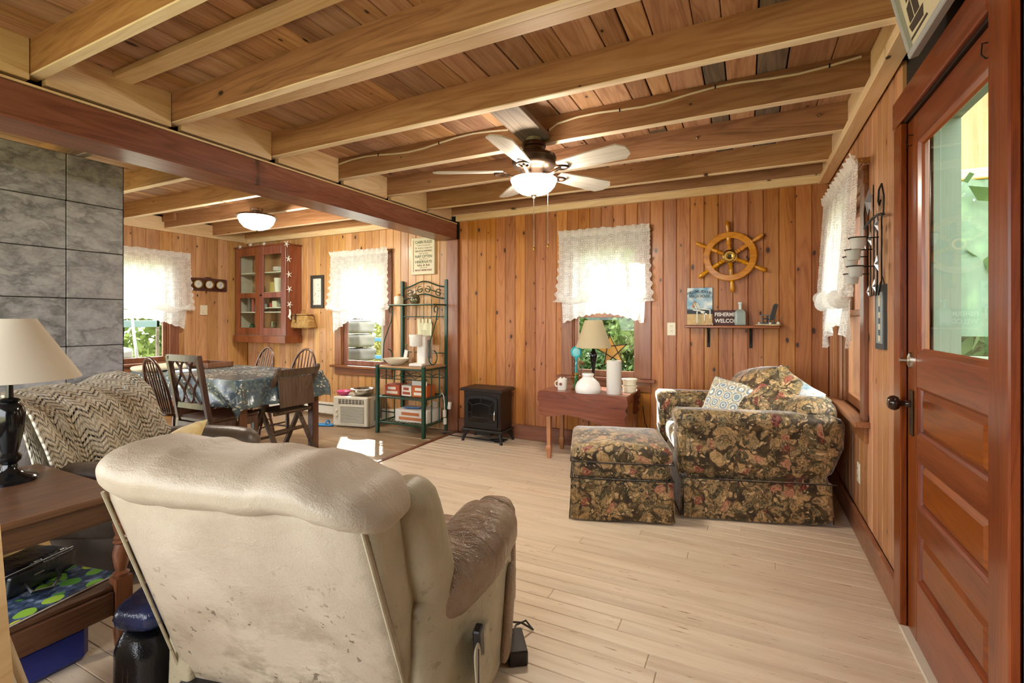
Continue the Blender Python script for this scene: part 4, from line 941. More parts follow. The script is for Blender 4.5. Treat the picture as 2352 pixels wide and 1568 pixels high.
# ------------------------------------------------------------------ electric stove
sv = thing('electric_stove', 'black electric stove heater with paned door on short legs', 'stove', (-2.40, 4.30, 0))
M_STV = plain('stove_black', '1b1817', .5, .2, var=.06); M_STVB = plain('stove_brown_black', '2a1d18', .42, .25, var=.06)
hw, hd = .215, .125
MB().cbox(-hw, hw, -hd, hd, .13, .515, .008).build('body', M_STVB, sv)
MB().prism([(-hw - .03, 0), (hw + .03, 0), (hw + .03, .012), (hw + .012, .03), (-hw - .012, .03), (-hw - .03, .012)], -hd - .03, hd + .01, 'y', Matrix.Translation((0, 0, .515))).build('top_plate', M_STVB, sv)
MB().cbox(-hw - .025, hw + .025, -hd - .025, hd + .01, .105, .132, .01).build('bottom_plate', M_STV, sv)
dr = MB()
def arch(w_, z0, z1, rise, n=14): return [(-w_, z0), (w_, z0), (w_, z1)] + [(w_ * math.cos(math.pi * k / n), z1 + rise * math.sin(math.pi * k / n)) for k in range(1, n)] + [(-w_, z1)]
dr = MB().prism(arch(.182, .165, .44, .035), -hd - .018, -hd, 'y').build('door', M_STV, sv)
MB().prism(arch(.150, .205, .415, .030), -hd - .0195, -hd - .017, 'y').build('door_window', plain('smoky_glass', '0b0a0a', .12), dr)
for (a, b) in (((-.15, .205), (-.10, .255)), ((.15, .205), (.10, .255)), ((-.15, .415), (-.10, .375)), ((.15, .415), (.10, .375)), ((0, .445), (0, .395)), ((-.15, .30), (-.10, .30)), ((.15, .30), (.10, .30))): MB().bar((a[0], -hd - .021, a[1]), (b[0], -hd - .021, b[1]), .008, .008).build('window_bar', M_STV, dr)
MB().tube([(-.10, -hd - .021, .255), (.10, -hd - .021, .255), (.105, -hd - .021, .37), (.06, -hd - .021, .388), (0, -hd - .021, .395), (-.06, -hd - .021, .388), (-.105, -hd - .021, .37)], .0045, 6, closed=True).build('inner_window_frame', M_STV, dr, smooth=True)
MB().turned((.162, -hd - .04, .24), (.166, -hd - .04, .34), [(0, .004), (.1, .009), (.35, .011), (.7, .010), (.85, .004), (1, .003)], 10).build('door_handle', M_CHROME, dr, smooth=True)
for z_ in (.21, .42): MB().tube([(-.188, -hd - .012, z_), (-.188, -hd - .012, z_ + .04)], .006, 8).build('door_hinge', M_STV, dr, smooth=True)
for sx in (-1, 1):
    for sy in (-1, 1):
        MB().tube([(sx * .19, sy * .10, .108), (sx * .205, sy * .112, .07), (sx * .215, sy * .122, .035), (sx * .222, sy * .128, .012), (sx * .222, sy * .128, 0)], [.030, .020, .015, .014, .018], 8).build('leg', M_STV, sv, smooth=True)
MB().cbox(-.10, .09, -.11, .05, .07, .105, .004).build('fan_housing', M_STV, sv)
tag(MB().tube([(-2.28, 4.36, .01), (-2.20, 4.28, .008), (-2.28, 4.23, .008), (-2.36, 4.28, .010), (-2.28, 4.34, .014), (-2.19, 4.33, .016), (-2.24, 4.25, .018), (-2.40, 4.26, .008), (-2.62, 4.28, .008), (-2.80, 4.27, .008), (-2.98, 4.30, .008), (-2.86, 4.40, .008), (-2.75, 4.45, .01)], .005, 6).build('coiled_cable', M_BLACK, None, smooth=True), 'black power cord coiled on the floor under the stove', 'cord')
# ------------------------------------------------------------------ green metal bakers rack
rk = thing('bakers_rack', 'dark green metal bakers rack with wooden top and scrolled back', 'rack', (-3.638, 4.04, 0))
RW, RD = .62, .42
for (x_, y_, h_) in ((0, 0, .745), (RW, 0, .745), (0, RD, 1.685), (RW, RD, 1.685)): MB().cbox(x_ - .018, x_ + .018, y_ - .018, y_ + .018, 0, h_, .003).build('post', M_GREEN, rk)
W_OAKT = wood('oak_top', '8a6238', 'b08350', 'c89c68', 'x', rough=.4)
MB().cbox(.0, RW, .0, RD, .715, .735, .004).build('wooden_top', W_OAKT, rk)
def trod(pts, r=.006, name='rod', par=None, closed=False): return MB().tube(pts, r, 8, closed).build(name, M_GREEN, par or rk, smooth=True)
for z_ in (.705, .395, .12):
    for y_ in (0, RD): trod([(0, y_, z_), (RW, y_, z_)], .009)
    for x_ in (0, RW): trod([(x_, 0, z_), (x_, RD, z_)], .009)
for z_, nm in ((.40, 'middle_shelf'), (.125, 'bottom_shelf')):
    g = MB()
    for k in range(1, 14): g.tube([(RW * k / 14, 0, z_), (RW * k / 14, RD, z_)], .004, 6)
    for k in (1, 2): g.tube([(0, RD * k / 3, z_ - .006), (RW, RD * k / 3, z_ - .006)], .004, 6)
    g.build(nm, M_GREEN, rk, smooth=True)
for x_ in (0, RW):
    for y_ in (.14, .28): trod([(x_, y_, .12), (x_, y_, .705)], .006)
g = MB()
for y_ in (.06, RD - .05):
    g.tube([(RW * (k / 48), y_, .60 + .030 * abs(math.sin(math.pi * k / 12))) for k in range(49)], .004, 6); g.tube([(0, y_, .59), (RW, y_, .59)], .005, 6)
g.build('bottle_cradle', M_GREEN, rk, smooth=True)
g = MB(); us = 1.40
g.tube([(0, RD, us), (0, RD - .24, us), (RW, RD - .24, us), (RW, RD, us)], .008, 8)
for k in range(1, 12): g.tube([(RW * k / 12, RD - .24, us), (RW * k / 12, RD, us)], .004, 6)
g.build('upper_shelf', M_GREEN, rk, smooth=True)
top = lambda x_: 1.60 + .075 * math.exp(-((x_ - RW / 2) / .17) ** 2)
bot = lambda x_: 1.47 + .060 * math.exp(-((x_ - RW / 2) / .17) ** 2)
trod([(RW * k / 30, RD, top(RW * k / 30)) for k in range(31)], .008, 'crest_rail'); trod([(RW * k / 30, RD, bot(RW * k / 30)) for k in range(31)], .008, 'crest_rail')
for s in (-1, 1):
    cx_ = RW / 2; a = []
    for k in range(14): g_ = R(-200 + k * 24); a.append((cx_ + s * (.055 + .034 * math.cos(g_)), RD, 1.585 + .034 * math.sin(g_)))
    b = []
    for k in range(14): g_ = R(-20 - k * 24); b.append((cx_ + s * (.20 + .036 * math.cos(g_)), RD, 1.545 + .036 * math.sin(g_)))
    trod(a[::-1] + b[::-1][-1:] + b, .005, 'scroll')
    x_ = 0 if s < 0 else RW
    br = arc((x_, RD - .20, us - .05), .035, 250, 20, 8, 'yz') + [(x_, RD - .20, us - .18), (x_, RD - .32, us - .42)] + arc((x_, RD - .255, .83), .075, 170, 450, 14, 'yz')
    trod(br, .006, 'side_scroll')
trod([(0, RD, 1.27), (RW, RD, 1.27)], .006); trod([(0, RD, .86), (RW, RD, .86)], .006)
for k in range(1, 6): trod([(RW * k / 6, RD, 1.27), (RW * k / 6, RD, 1.47)], .003)
hk = MB()
for k in range(1, 6): hk.tube([(RW * k / 6, RD - .006, 1.27), (RW * k / 6, RD - .012, 1.245), (RW * k / 6, RD - .03, 1.235), (RW * k / 6, RD - .035, 1.25)], .003, 6)
hk.build('hooks_row', M_GREEN, rk, smooth=True).name = 'utensil_rail'
def rk_at(x_, y_, z_): return (-3.638 + x_, 4.04 + y_, z_)
cr_ = thing('stoneware_crock', 'small cream stoneware crock with a cork on the upper rack shelf', 'crock', rk_at(.07, .27, 1.409))
MB().lathe([(0, 0), (.048, 0), (.052, .01), (.053, .075), (.046, .09), (.040, .095), (0, .095)], 24).build('jar', M_CREAM, cr_, smooth=True); MB().lathe([(0, .095), (.02, .095), (.022, .12), (0, .12)], 16).build('cork', plain('cork', 'c08a4a', .8), cr_, smooth=True)
n_ = NT('mosaic_glass'); c_ = n_.voro(n_.obj(), 90, out='Color'); M_MOS = n_.fin(n_.ramp(n_.voro(n_.obj(), 90), [(.1, 'd8d2b8'), (.4, '7d7450'), (.7, '3c3a30')]), .12, .3)
vb = thing('mosaic_bottle', 'round mosaic glass bottle on the upper rack shelf', 'bottle', rk_at(.30, .27, 1.409))
MB().lathe([(0, 0), (.04, 0), (.056, .02), (.058, .06), (.045, .095), (.018, .112), (.014, .12)], 24).build('body', M_MOS, vb, smooth=True); MB().lathe([(.0, .12), (.011, .12), (.011, .15), (0, .15)], 12).build('stopper', M_PAPER, vb, smooth=True)
tb_ = thing('cotton_tote', 'pale cotton bag with handles hanging from the rack hooks', 'bag', rk_at(.355, RD - .05, .93))
MB().grid(lambda u, v: (-.095 + .19 * u + .006 * math.sin(v * 9) * (u - .5), -.012 * math.sin(u * 12) * v, .02 + .25 * v), 16, 8).build('cloth', plain('pale_green_cotton', 'd5d3b0', .9), tb_, smooth=True, ang=180)
for (a, b) in ((-.095, -.06), (-.035, -.01), (.012, .038), (.06, .095)): MB().box(a, b, -.004, .004, .265, .315).build('handle', plain('pale_green_cotton_strap', 'd5d3b0', .9), tb_)
for k in range(5): MB().box(-.035 + .004 * (k % 2), .04 - .006 * (k % 3), -.014, -.012, .11 + .018 * k, .115 + .018 * k).build('printed_line', plain('faded_ink', 'a89a80', .9), tb_)
cm = thing('coffee_maker', 'white single cup coffee maker on the wooden rack top', 'coffee maker', rk_at(.44, .18, .736), 8)
MB().rbox(.055, .09, .155, (.02, .02, .02), 10, lambda q: (.03 + q.x, .05 + q.y, .17 + q.z)).build('tower', M_WHITE, cm, smooth=True, ang=50)
MB().cbox(-.075, .085, -.12, .13, 0, .03, .008).build('base', M_WHITE, cm)
MB().lathe([(0, 0), (.060, 0), (.066, .012), (.068, .10), (.072, .10), (.072, .125), (0, .125)], 24, c=(-.015, -.07, .215)).build('brew_head', M_WHITE, cm, smooth=True)
MB().cbox(.087, .090, .0, .09, .08, .28, .004).build('water_window', plain('grey_panel', '9a9a98', .3), cm)
bo = MB().lathe([(0, 0), (.05, 0), (.09, .022), (.125, .055), (.14, .075), (.132, .075), (.115, .055), (.08, .03), (0, .015)], 32).build('mixing_bowl', M_CREAM, None, rk_at(.16, .12, .736), smooth=True); tag(bo, 'wide cream mixing bowl on the wooden rack top', 'bowl')
oi = thing('oil_bottle', 'glass bottle with a paper tag behind the mixing bowl', 'bottle', rk_at(.155, .30, .736))
MB().lathe([(0, 0), (.035, 0), (.036, .01), (.036, .11), (.02, .15), (.012, .17), (.012, .20), (.015, .205)], 20).build('glass', M_BOTTLE, oi, smooth=True); MB().lathe([(0, .20), (.012, .20), (.013, .222), (0, .222)], 12).build('stopper', plain('green_stopper', '6d7f4f', .6), oi, smooth=True)
MB().box(-.025, .02, -.040, -.038, .07, .16, Matrix.Rotation(R(12), 4, 'Y')).build('paper_tag', M_PAPER, oi)
mi = thing('wooden_mallet', 'turned wooden spindle standing behind the mixing bowl', 'spindle', rk_at(.225, .34, .736))
MB().turned((0, 0, 0), (0, 0, .32), [(0, .02), (.08, .023), (.2, .018), (.5, .016), (.8, .017), (.83, .022), (.9, .022), (.92, .017), (1, .016)], 14).build('shaft', W_OAKT, mi, smooth=True)
def carton(name, label, loc, rz, w_, d_, h_, base, accent, seed, fl=True):
    t = thing(name, label, 'box', loc, rz, 'cartons on the bakers rack')
    MB().cbox(-w_ / 2, w_ / 2, -d_ / 2, d_ / 2, 0, h_, .002).build('carton', plain('carton_' + base, base, .6), t)
    rnd = random.Random(seed)
    MB().box(-w_ * .3, w_ * .25, -d_ / 2 - .0008, -d_ / 2, h_ * .55, h_ * .8).build('printed_band', plain('print_' + accent, accent, .6), t)
    MB().box(-w_ * .38, w_ * .38, -d_ / 2 - .0008, -d_ / 2, h_ * .15, h_ * .4).build('printed_band', plain('print2_' + accent, accent, .6), t)
    if fl: MB().box(-w_ / 2, w_ / 2, -d_ / 2, -d_ / 2 + .003, h_, h_ + .05, Matrix.Translation((0, 0, 0))).build('open_flap', M_PAPER, t)
    return t
carton('carton', 'rust coloured carton with a white stripe on the middle rack shelf', rk_at(.12, .17, .405), 4, .19, .16, .115, 'a84a2c', 'd9cdbc', 1, False)
carton('carton', 'white carton with a bread picture on the middle rack shelf', rk_at(.31, .19, .405), -3, .14, .16, .115, 'ddd6c8', '9a4a33', 2, False)
carton('carton', 'orange snack carton with a torn flap on the middle rack shelf', rk_at(.485, .18, .405), 3, .19, .16, .125, 'c2622c', 'ece2cf', 3)
carton('carton', 'long white case with orange print on the bottom rack shelf', rk_at(.38, .22, .13), 2, .42, .26, .13, 'e0ddd6', 'c4784a', 4, False)
tag(MB().cbox(-.09, .09, -.005, .005, 0, .09, .001).build('folded_flyer', plain('flyer_blue', '3f6ea8', .5), None, rk_at(.33, .22, .262), (R(80), 0, R(15))), 'blue folded flyer on top of the long white case', 'paper')
ex = thing('extension_cord', 'white extension cord with plugs hanging on the rack post', 'cord', rk_at(RW + .03, RD - .06, 0))
MB().tube([(-.42, .02, .20), (-.30, .02, .22), (-.18, .0, .30), (-.06, -.03, .40), (-.02, -.04, .43), (.0, -.04, .40), (.012, -.04, .30), (.012, -.04, .24)], .005, 6).build('cable', M_WHITE, ex, smooth=True)
MB().cbox(-.004, .028, -.055, -.025, .17, .25, .004).build('plug', M_WHITE, ex); MB().cbox(.0, .035, -.055, -.025, .09, .16, .006).build('plug', M_WHITE, ex); MB().cbox(.018, .055, -.06, -.03, .27, .35, .006, Matrix.Rotation(R(8), 4, 'Y')).build('adapter', M_WHITE, ex)

# ------------------------------------------------------------------ window air conditioner on the floor
ac = thing('air_conditioner', 'white window air conditioner unit standing on the dining floor', 'air conditioner', (-4.30, 4.03, 0), 12)
M_ACW = plain('aged_white_plastic', 'd8d3c3', .45, var=.05)
MB().cbox(0, .45, 0, .07, .012, .35, .012).build('front_bezel', M_ACW, ac)
MB().cbox(.0, .45, .07, .36, 0, .345, .008).build('case', M_ACW, ac)
M_VENT = plain('vent_dark', '4d4a42', .6)
MB().box(.07, .40, -.001, .004, .27, .32).build('air_outlet', M_VENT, ac)
for k in range(8): MB().cbox(.07 + k * .044, .076 + k * .044, -.006, .003, .268, .322, .001).build('outlet_vane', M_ACW, ac)
for z_ in (.285, .303): MB().cbox(.07, .40, -.006, .002, z_, z_ + .004, .001).build('outlet_vane', M_ACW, ac)
MB().box(.10, .40, -.001, .004, .05, .245).build('intake', M_VENT, ac)
for k in range(15): MB().cbox(.10, .40, -.008, .002, .05 + k * .0135, .057 + k * .0135, .001).build('grille_slat', M_ACW, ac)
for z_ in (.13, .19): MB().lathe([(0, .018), (.013, .016), (.016, 0)], 16, m=Matrix.Translation((.05, 0, z_)) @ Matrix.Rotation(R(90), 4, 'X')).build('control_knob', M_CREAM, ac, smooth=True)
for k in range(10): MB().box(.449, .4515, .14 + k * .02, .15 + k * .02, .06, .30).build('side_louvre', M_VENT, ac)
def on_ac(x_, y_, z_): c_, s_ = math.cos(R(12)), math.sin(R(12)); return (-4.30 + x_ * c_ - y_ * s_, 4.03 + x_ * s_ + y_ * c_, z_)
tag(MB().lathe([(0, 0), (.085, 0), (.11, .03), (.125, .075), (.15, .08), (.15, .084), (.12, .082), (.105, .035), (.08, .006), (0, .006)], 32).build('metal_bowl', M_CHROME, None, on_ac(.30, .17, .346), (0, 0, 0), smooth=True), 'shiny steel bowl on top of the air conditioner', 'bowl')
tag(MB().lathe([(0, 0), (.04, 0), (.07, .03), (.085, .055), (.08, .055), (.065, .03), (.038, .006), (0, .006)], 28).build('pink_bowl', plain('pink_plastic', 'd9548a', .35), None, on_ac(.062, .12, .346), smooth=True), 'small pink plastic bowl on top of the air conditioner', 'bowl')
sl = thing('blue_slipper', 'bright blue foam slipper on the floor by the air conditioner', 'slipper', (-4.42, 4.02, 0), 15)
M_BLUE = plain('blue_foam', '2f86c4', .6)
MB().rbox(.115, .045, .012, (.04, .04, .01), 10, lambda q: (q.x, q.y * (1 - .2 * (q.x > 0.02) * 0), .013 + q.z)).build('sole', M_BLUE, sl, smooth=True, ang=60)
MB().tube(arc((.04, 0, .02), .042, 10, 170, 8, 'yz'), .010, 8).build('strap', M_BLUE, sl, smooth=True)
def heater(label, loc, rz, L):
    t = thing('baseboard_heater', label, 'heater', loc, rz); MB().cbox(0, L, -.06, 0, .03, .17, .006).build('cover', M_ACW, t); MB().box(.01, L - .01, -.062, -.05, .135, .15).build('slot', M_VENT, t); MB().box(.01, L - .01, -.05, -.01, .03, .045).build('fin_pack', M_CHROME, t); MB().cbox(-.01, .02, -.064, 0, .0, .175, .004).build('end_cap', M_ACW, t)
heater('cream baseboard heater along the honey pine dining wall', (-6.2, YB, 0), 0, 2.9)

# ------------------------------------------------------------------ dining table and cloth
W_DTBL = wood('dining_wood', '4a2a17', '6c4024', '845536', 'z', rough=.4, coat=.15)
dg = thing('dining_table', 'dark wooden dining table with square legs under a blue cloth', 'table', (-4.48, 2.90, 0))
MB().cbox(-.78, .78, -.40, .40, .715, .742, .004).build('tabletop', W_DTBL, dg)
for s in (-1, 1):
    MB().cbox(-.70, .70, s * .35 - .012, s * .35 + .012, .62, .715, .002).build('apron', W_DTBL, dg); MB().cbox(s * .72 - .012, s * .72 + .012, -.34, .34, .62, .715, .002).build('apron', W_DTBL, dg)
    for q in (-1, 1): MB().cbox(s * .74 - .035, s * .74 + .035, q * .365 - .035, q * .365 + .035, 0, .715, .004).build('leg', W_DTBL, dg)
n_ = NT('printed_tablecloth'); o_ = n_.obj()
big = n_.noise(n_.vm('MULTIPLY', o_, (1.6, 1.6, 1.6)), 2.0, 2)
q_ = n_.vm('MULTIPLY', n_.vm('ADD', o_, n_.vm('SCALE', n_.noise(o_, 5, 2, out='Color'), .10)), (22, 38, 38)); d_ = n_.voro(q_, 1.0, 'F1', .8)
msk = n_.ma('MULTIPLY', n_.ma('LESS_THAN', d_, .34), n_.ma('GREATER_THAN', n_.noise(o_, 3.2, 1), .46))
base_ = n_.ramp(n_.noise(o_, 4, 3), [(.3, '33424c'), (.5, '4d5f67'), (.7, '667880')]); leaf = n_.ramp(n_.noise(n_.vm('MULTIPLY', o_, (3, 9, 9)), 4, 2), [(.52, 0.0), (.6, .5)])
M_CLOTH = n_.fin(n_.mix(msk, n_.mix(leaf, base_, '7d8a82'), 'c9c5b0'), .22, 0, .5)
def cloth():
    mm = MB(); hx, hy = .80, .42; dp = .235; N = 70; M_ = 46
    def fn(u, v):
        X = (hx + dp) * (2 * u - 1); Y = (hy + dp) * (2 * v - 1)
        ox = max(0, abs(X) - hx); oy = max(0, abs(Y) - hy); sx = 1 if X > 0 else -1; sy = 1 if Y > 0 else -1
        x_ = max(-hx, min(hx, X)); y_ = max(-hy, min(hy, Y)); z_ = .748
        o = math.hypot(ox, oy)
        if o > 0:
            rip = .022 * math.sin((X * 1.0 + Y * 1.7) * 17) * min(1, o / .15)
            if ox > 0 and oy > 0:
                k = min(1, o / .1); x_ += sx * (.012 + .06 * math.sin(o * 7) * (ox / o)) * k; y_ += sy * (.012 + .06 * math.sin(o * 7) * (oy / o)) * k
                z_ -= o * .98
            elif ox > 0: x_ += sx * (.010 + .18 * ox + rip * ox / dp); z_ -= ox * .97
            else: y_ += sy * (.010 + .08 * oy + rip * oy / dp); z_ -= oy * .98
        return (x_, y_, z_)
    mm.grid(fn, N, M_); return mm
tc = cloth().build('tablecloth', M_CLOTH, None, (-4.48, 2.90, 0), smooth=True, ang=70); thicken(tc, .002); tag(tc, 'blue grey wipe clean tablecloth with white flecks on the dining table', 'tablecloth')
def on_d(x_, y_, z_=.75): return (-4.48 + x_, 2.90 + y_, z_)
tr_ = thing('serving_tray', 'flat dark wooden tray on the dining table by the window', 'tray', on_d(-.50, .12), 5)
MB().cbox(-.19, .19, -.14, .14, 0, .012, .003).build('base', W_DTBL, tr_)
for (a, b, c, e) in ((-.19, .19, -.14, -.128), (-.19, .19, .128, .14), (-.19, -.178, -.128, .128), (.178, .19, -.128, .128)): MB().cbox(a, b, c, e, .012, .055, .002).build('rim', W_DTBL, tr_)
np_ = MB().rbox(.16, .20, .03, (.06, .08, .025), 10, lambda q: (q.x, q.y, .03 + q.z + .02 * nz((q.x * 6, q.y * 6, 3)))).build('folded_cloth', plain('cream_cloth', 'd8ceb8', .85), None, on_d(-.60, -.27), (0, 0, R(10)), smooth=True, ang=80); tag(np_, 'crumpled cream cloth at the window end of the dining table', 'cloth')
pa = MB().cbox(-.09, .09, -.12, .12, 0, .006, .001).build('paper_pad', plain('pale_blue_paper', 'c9d2e2', .6), None, on_d(-.33, -.20), (0, 0, R(25))); tag(pa, 'pale blue paper pad on the dining tablecloth', 'paper')

# ------------------------------------------------------------------ dining chairs
W_CHR = wood('walnut_chair', '3a1f12', '59331d', '744a2c', 'z', rough=.3, coat=.35)
def windsor():
    t = thing('windsor_chair', '', 'chair')
    MB().rbox(.215, .21, .019, (.12, .12, .012), 14, lambda q: (q.x * (1 - .12 * (q.y < 0) * abs(q.y) / .21), q.y, .445 + q.z - .008 * math.cos(q.x * 7) * math.cos(q.y * 7) * (q.z > 0))).build('seat', W_CHR, t, smooth=True, ang=50)
    def hoop(k): g = math.pi * k; return (.165 * math.cos(g) * (1 + .12 * math.sin(g)), -.165 - .10 * math.sin(g) ** .8, .46 + .46 * math.sin(g) ** .72)
    MB().tube([hoop(k / 32) for k in range(33)], .0125, 10).build('bow', W_CHR, t, smooth=True)
    for j in range(7):
        x_ = -.115 + .23 * j / 6; best = min((hoop(k / 200) for k in range(20, 181)), key=lambda p: abs(p[0] - x_ * 1.1))
        MB().turned((x_ * .9, -.158, .455), best, [(0, .006), (.3, .008), (.6, .007), (1, .005)], 8).build('spindle', W_CHR, t, smooth=True)
    PR = [(0, .010), (.05, .014), (.22, .017), (.30, .012), (.33, .018), (.36, .012), (.42, .017), (.6, .020), (.72, .013), (.75, .019), (.78, .013), (.9, .017), (1, .013)]
    ft = {}
    for sx in (-1, 1):
        for sy in (-1, 1):
            ft[sx, sy] = Vector((sx * .20, sy * .195, 0)); MB().turned(ft[sx, sy], (sx * .135, sy * .135, .432), PR, 12).build('leg', W_CHR, t, smooth=True)
        a = Vector((sx * .178, -.175, .15)); b = Vector((sx * .178, .175, .15)); MB().turned(a, b, [(0, .007), (.5, .012), (1, .007)], 8).build('stretcher', W_CHR, t, smooth=True)
    MB().turned((-.178, 0, .15), (.178, 0, .15), [(0, .007), (.5, .012), (1, .007)], 8).build('stretcher', W_CHR, t, smooth=True)
    return t
wc = windsor(); wc.location = (-4.465, 2.49, 0); wc.rotation_euler = (0, 0, R(-2)); wc['label'] = 'bow back windsor chair standing next to the lattice back chair'; wc['group'] = 'windsor chairs at the dining table'
for (x_, y_, rz, lab) in ((-4.88, 3.36, 176, 'bow back windsor chair beneath the glass fronted wall cabinet'), (-4.22, 3.36, 186, 'bow back windsor chair below the wicker basket and framed picture')):
    c2 = copy_tree(wc); c2.location = (x_, y_, 0); c2.rotation_euler = (0, 0, R(rz)); c2['label'] = lab
lt = thing('lattice_chair', 'tall dining chair with a curved lattice back', 'chair', (-3.944, 2.472, 0), 1)
W_LAT = wood('lattice_chair_wood', '3b241a', '573828', '6e4c39', 'z', rough=.32, coat=.3)
MB().cbox(-.21, .21, -.20, .22, .43, .465, .008).build('seat', W_LAT, lt)
for s in (-1, 1):
    MB().bar((s * .19, -.22, 0), (s * .19, -.19, .45), .035, .04, (0, 1, 0)).build('back_leg', W_LAT, lt)
    MB().bar((s * .19, -.19, .44), (s * .19, -.275, .955), .032, .036, (0, 1, 0)).build('back_post', W_LAT, lt)
    MB().cbox(s * .185 - .018, s * .185 + .018, .18, .216, 0, .43, .003).build('front_leg', W_LAT, lt)
    MB().cbox(s * .185 - .01, s * .185 + .01, -.18, .18, .14, .165, .002).build('stretcher', W_LAT, lt); MB().cbox(s * .19 - .012, s * .19 + .012, -.18, .20, .37, .43, .002).build('seat_rail', W_LAT, lt)
yb_ = lambda z_: -.19 - .085 * (z_ - .44) / .515
MB().bar((-.205, yb_(.94), .94), (.205, yb_(.94), .94), .03, .05).build('crest_rail', W_LAT, lt); MB().bar((-.18, yb_(.56), .56), (.18, yb_(.56), .56), .022, .045).build('lower_rail', W_LAT, lt)
MB().cbox(-.18, .18, .185, .205, .37, .43, .002).build('seat_rail', W_LAT, lt); MB().cbox(-.18, .18, -.215, -.195, .37, .43, .002).build('seat_rail', W_LAT, lt); MB().cbox(-.18, .18, -.01, .01, .14, .165, .002).build('stretcher', W_LAT, lt)
for k in range(3):
    x0 = -.12 + .12 * k
    for s in (-1, 1):
        MB().tube([(x0 + s * (.058 * math.sin((z_ - .57) / .36 * 2 * math.pi)), yb_(z_), z_) for z_ in np.linspace(.57, .93, 22)], .009, 6).build('lattice_slat', W_LAT, lt, smooth=True)
fc = thing('folding_chair', 'brown slatted wooden folding chair at the end of the dining table', 'chair', (-3.78, 2.97, 0), 90)
W_FLD = wood('folding_chair_wood', '3a2a1e', '574231', '6f5844', 'z', rough=.5)
# local +y faces the table
for s in (-1, 1):
    MB().bar((s * .205, -.20, .81), (s * .205, .26, 0), .024, .042, (1, 0, 0)).build('long_leg', W_FLD, fc); MB().bar((s * .178, .05, .42), (s * .178, -.22, 0), .022, .036, (1, 0, 0)).build('short_leg', W_FLD, fc)
    MB().lathe([(0, .012), (.018, .008), (.02, 0), (.018, -.008), (0, -.012)], 12, m=Matrix.Translation((s * .205, -.203, .815)) @ Matrix.Rotation(R(90), 4, 'Y')).build('post_end', W_FLD, fc, smooth=True)
MB().bar((-.205, -.185, .775), (.205, -.185, .775), .018, .06).build('top_rail', W_FLD, fc)
MB().cbox(-.18, .18, -.012, .0, 0, .26, .003, Matrix.Translation((0, -.178, .475)) @ Matrix.Rotation(R(-6), 4, 'X')).build('back_panel', W_FLD, fc)
for k in range(5): MB().cbox(-.17, .17, -.16 + k * .068, -.10 + k * .068, .425, .437, .002).build('seat_slat', W_FLD, fc)
MB().bar((-.19, -.12, .42), (.19, -.12, .42), .02, .03).build('seat_rail', W_FLD, fc); MB().bar((-.178, -.19, .06), (.178, -.19, .06), .015, .022).build('brace', W_FLD, fc); MB().bar((-.205, .17, .16), (.205, .17, .16), .015, .022).build('brace', W_FLD, fc); MB().bar((-.178, -.06, .25), (.178, -.06, .25), .015, .022).build('brace', W_FLD, fc)
# ------------------------------------------------------------------ glass fronted wall cabinet
W_CAB = wood('cabinet_red_brown', '5c2814', '7c3d20', '94522f', 'z', rough=.35, coat=.2)
cb = thing('wall_cabinet', 'red brown wall cabinet with four glass panes full of crockery', 'cabinet', (-6.37, YB - .25, 0))
CW, CD, Z0, Z1 = 1.01, .249, .925, 2.21
M_CABIN = plain('cabinet_cream_inside', 'd6d2bf', .6)
MB().box(.02, CW - .02, CD - .012, CD, Z0 + .10, Z1 - .02).build('back_panel', W_DIN, cb)
MB().cbox(0, .02, .012, CD, Z0 + .085, Z1, .002).build('side_panel', M_CABIN, cb); MB().cbox(CW - .02, CW, .012, CD, Z0 + .085, Z1, .002).build('side_panel', W_CAB, cb)
MB().cbox(-.015, CW + .015, -.01, CD, Z1, Z1 + .02, .003).build('top_board', W_CAB, cb); MB().cbox(-.02, CW + .012, -.02, CD, Z0, Z0 + .095, .003).build('bottom_rail', W_CAB, cb)
shz = (Z0 + .095, Z0 + .40, Z0 + .66, Z0 + .93)
for z_ in shz: MB().cbox(.02, CW - .02, .02, CD - .012, z_, z_ + .015, .002).build('shelf', M_CABIN, cb)
zt, zm0, zm1, zb_ = Z1 - .11, Z0 + .60, Z0 + .67, Z0 + .20
def face(name, x0, x1, px0, px1, parent):
    f = MB(); f.cbox(x0, px0, 0, .02, Z0 + .10, Z1, .002); f.cbox(px1, x1, 0, .02, Z0 + .10, Z1, .002)
    for (a, b) in ((zt, Z1), (zm0, zm1), (Z0 + .10, zb_)): f.cbox(px0, px1, 0, .02, a, b, .002)
    o = f.build(name, W_CAB, parent)
    for (a, b) in ((zm1, zt), (zb_, zm0)): MB().box(px0, px1, .008, .011, a, b).build('pane', M_CLEAR, o)
    return o
face('fixed_front', 0, .50, .09, .41, cb); dr_ = face('door', .502, CW, .575, CW - .09, cb)
MB().lathe([(0, .02), (.01, .018), (.012, .01), (.005, 0)], 12, m=Matrix.Translation((.535, 0, (zm0 + zm1) / 2)) @ Matrix.Rotation(R(90), 4, 'X')).build('knob', M_IRON, dr_, smooth=True)
def cab(x_, y_, k, dz=.015): return (-6.37 + x_, YB - .25 + y_, shz[k] + dz)
M_CHINA = plain('white_china', 'e6e4de', .2)
for k in range(4): tag(MB().lathe([(0, 0), (.06, 0), (.10, .012), (.12, .018), (.12, .022), (.095, .016), (.06, .006), (0, .006)], 24).build('dinner_plate', M_CHINA, None, (cab(.80, .12, 3)[0], cab(.80, .12, 3)[1], cab(0, 0, 3)[2] + k * .0125), smooth=True), ('white dinner plate lying on the shelf at the bottom of the cabinet plate stack', 'white dinner plate second from the shelf in the cabinet plate stack', 'white dinner plate just under the top one of the cabinet plate stack', 'white dinner plate on top of the cabinet plate stack')[k], 'plate', 'plates stacked in the wall cabinet')
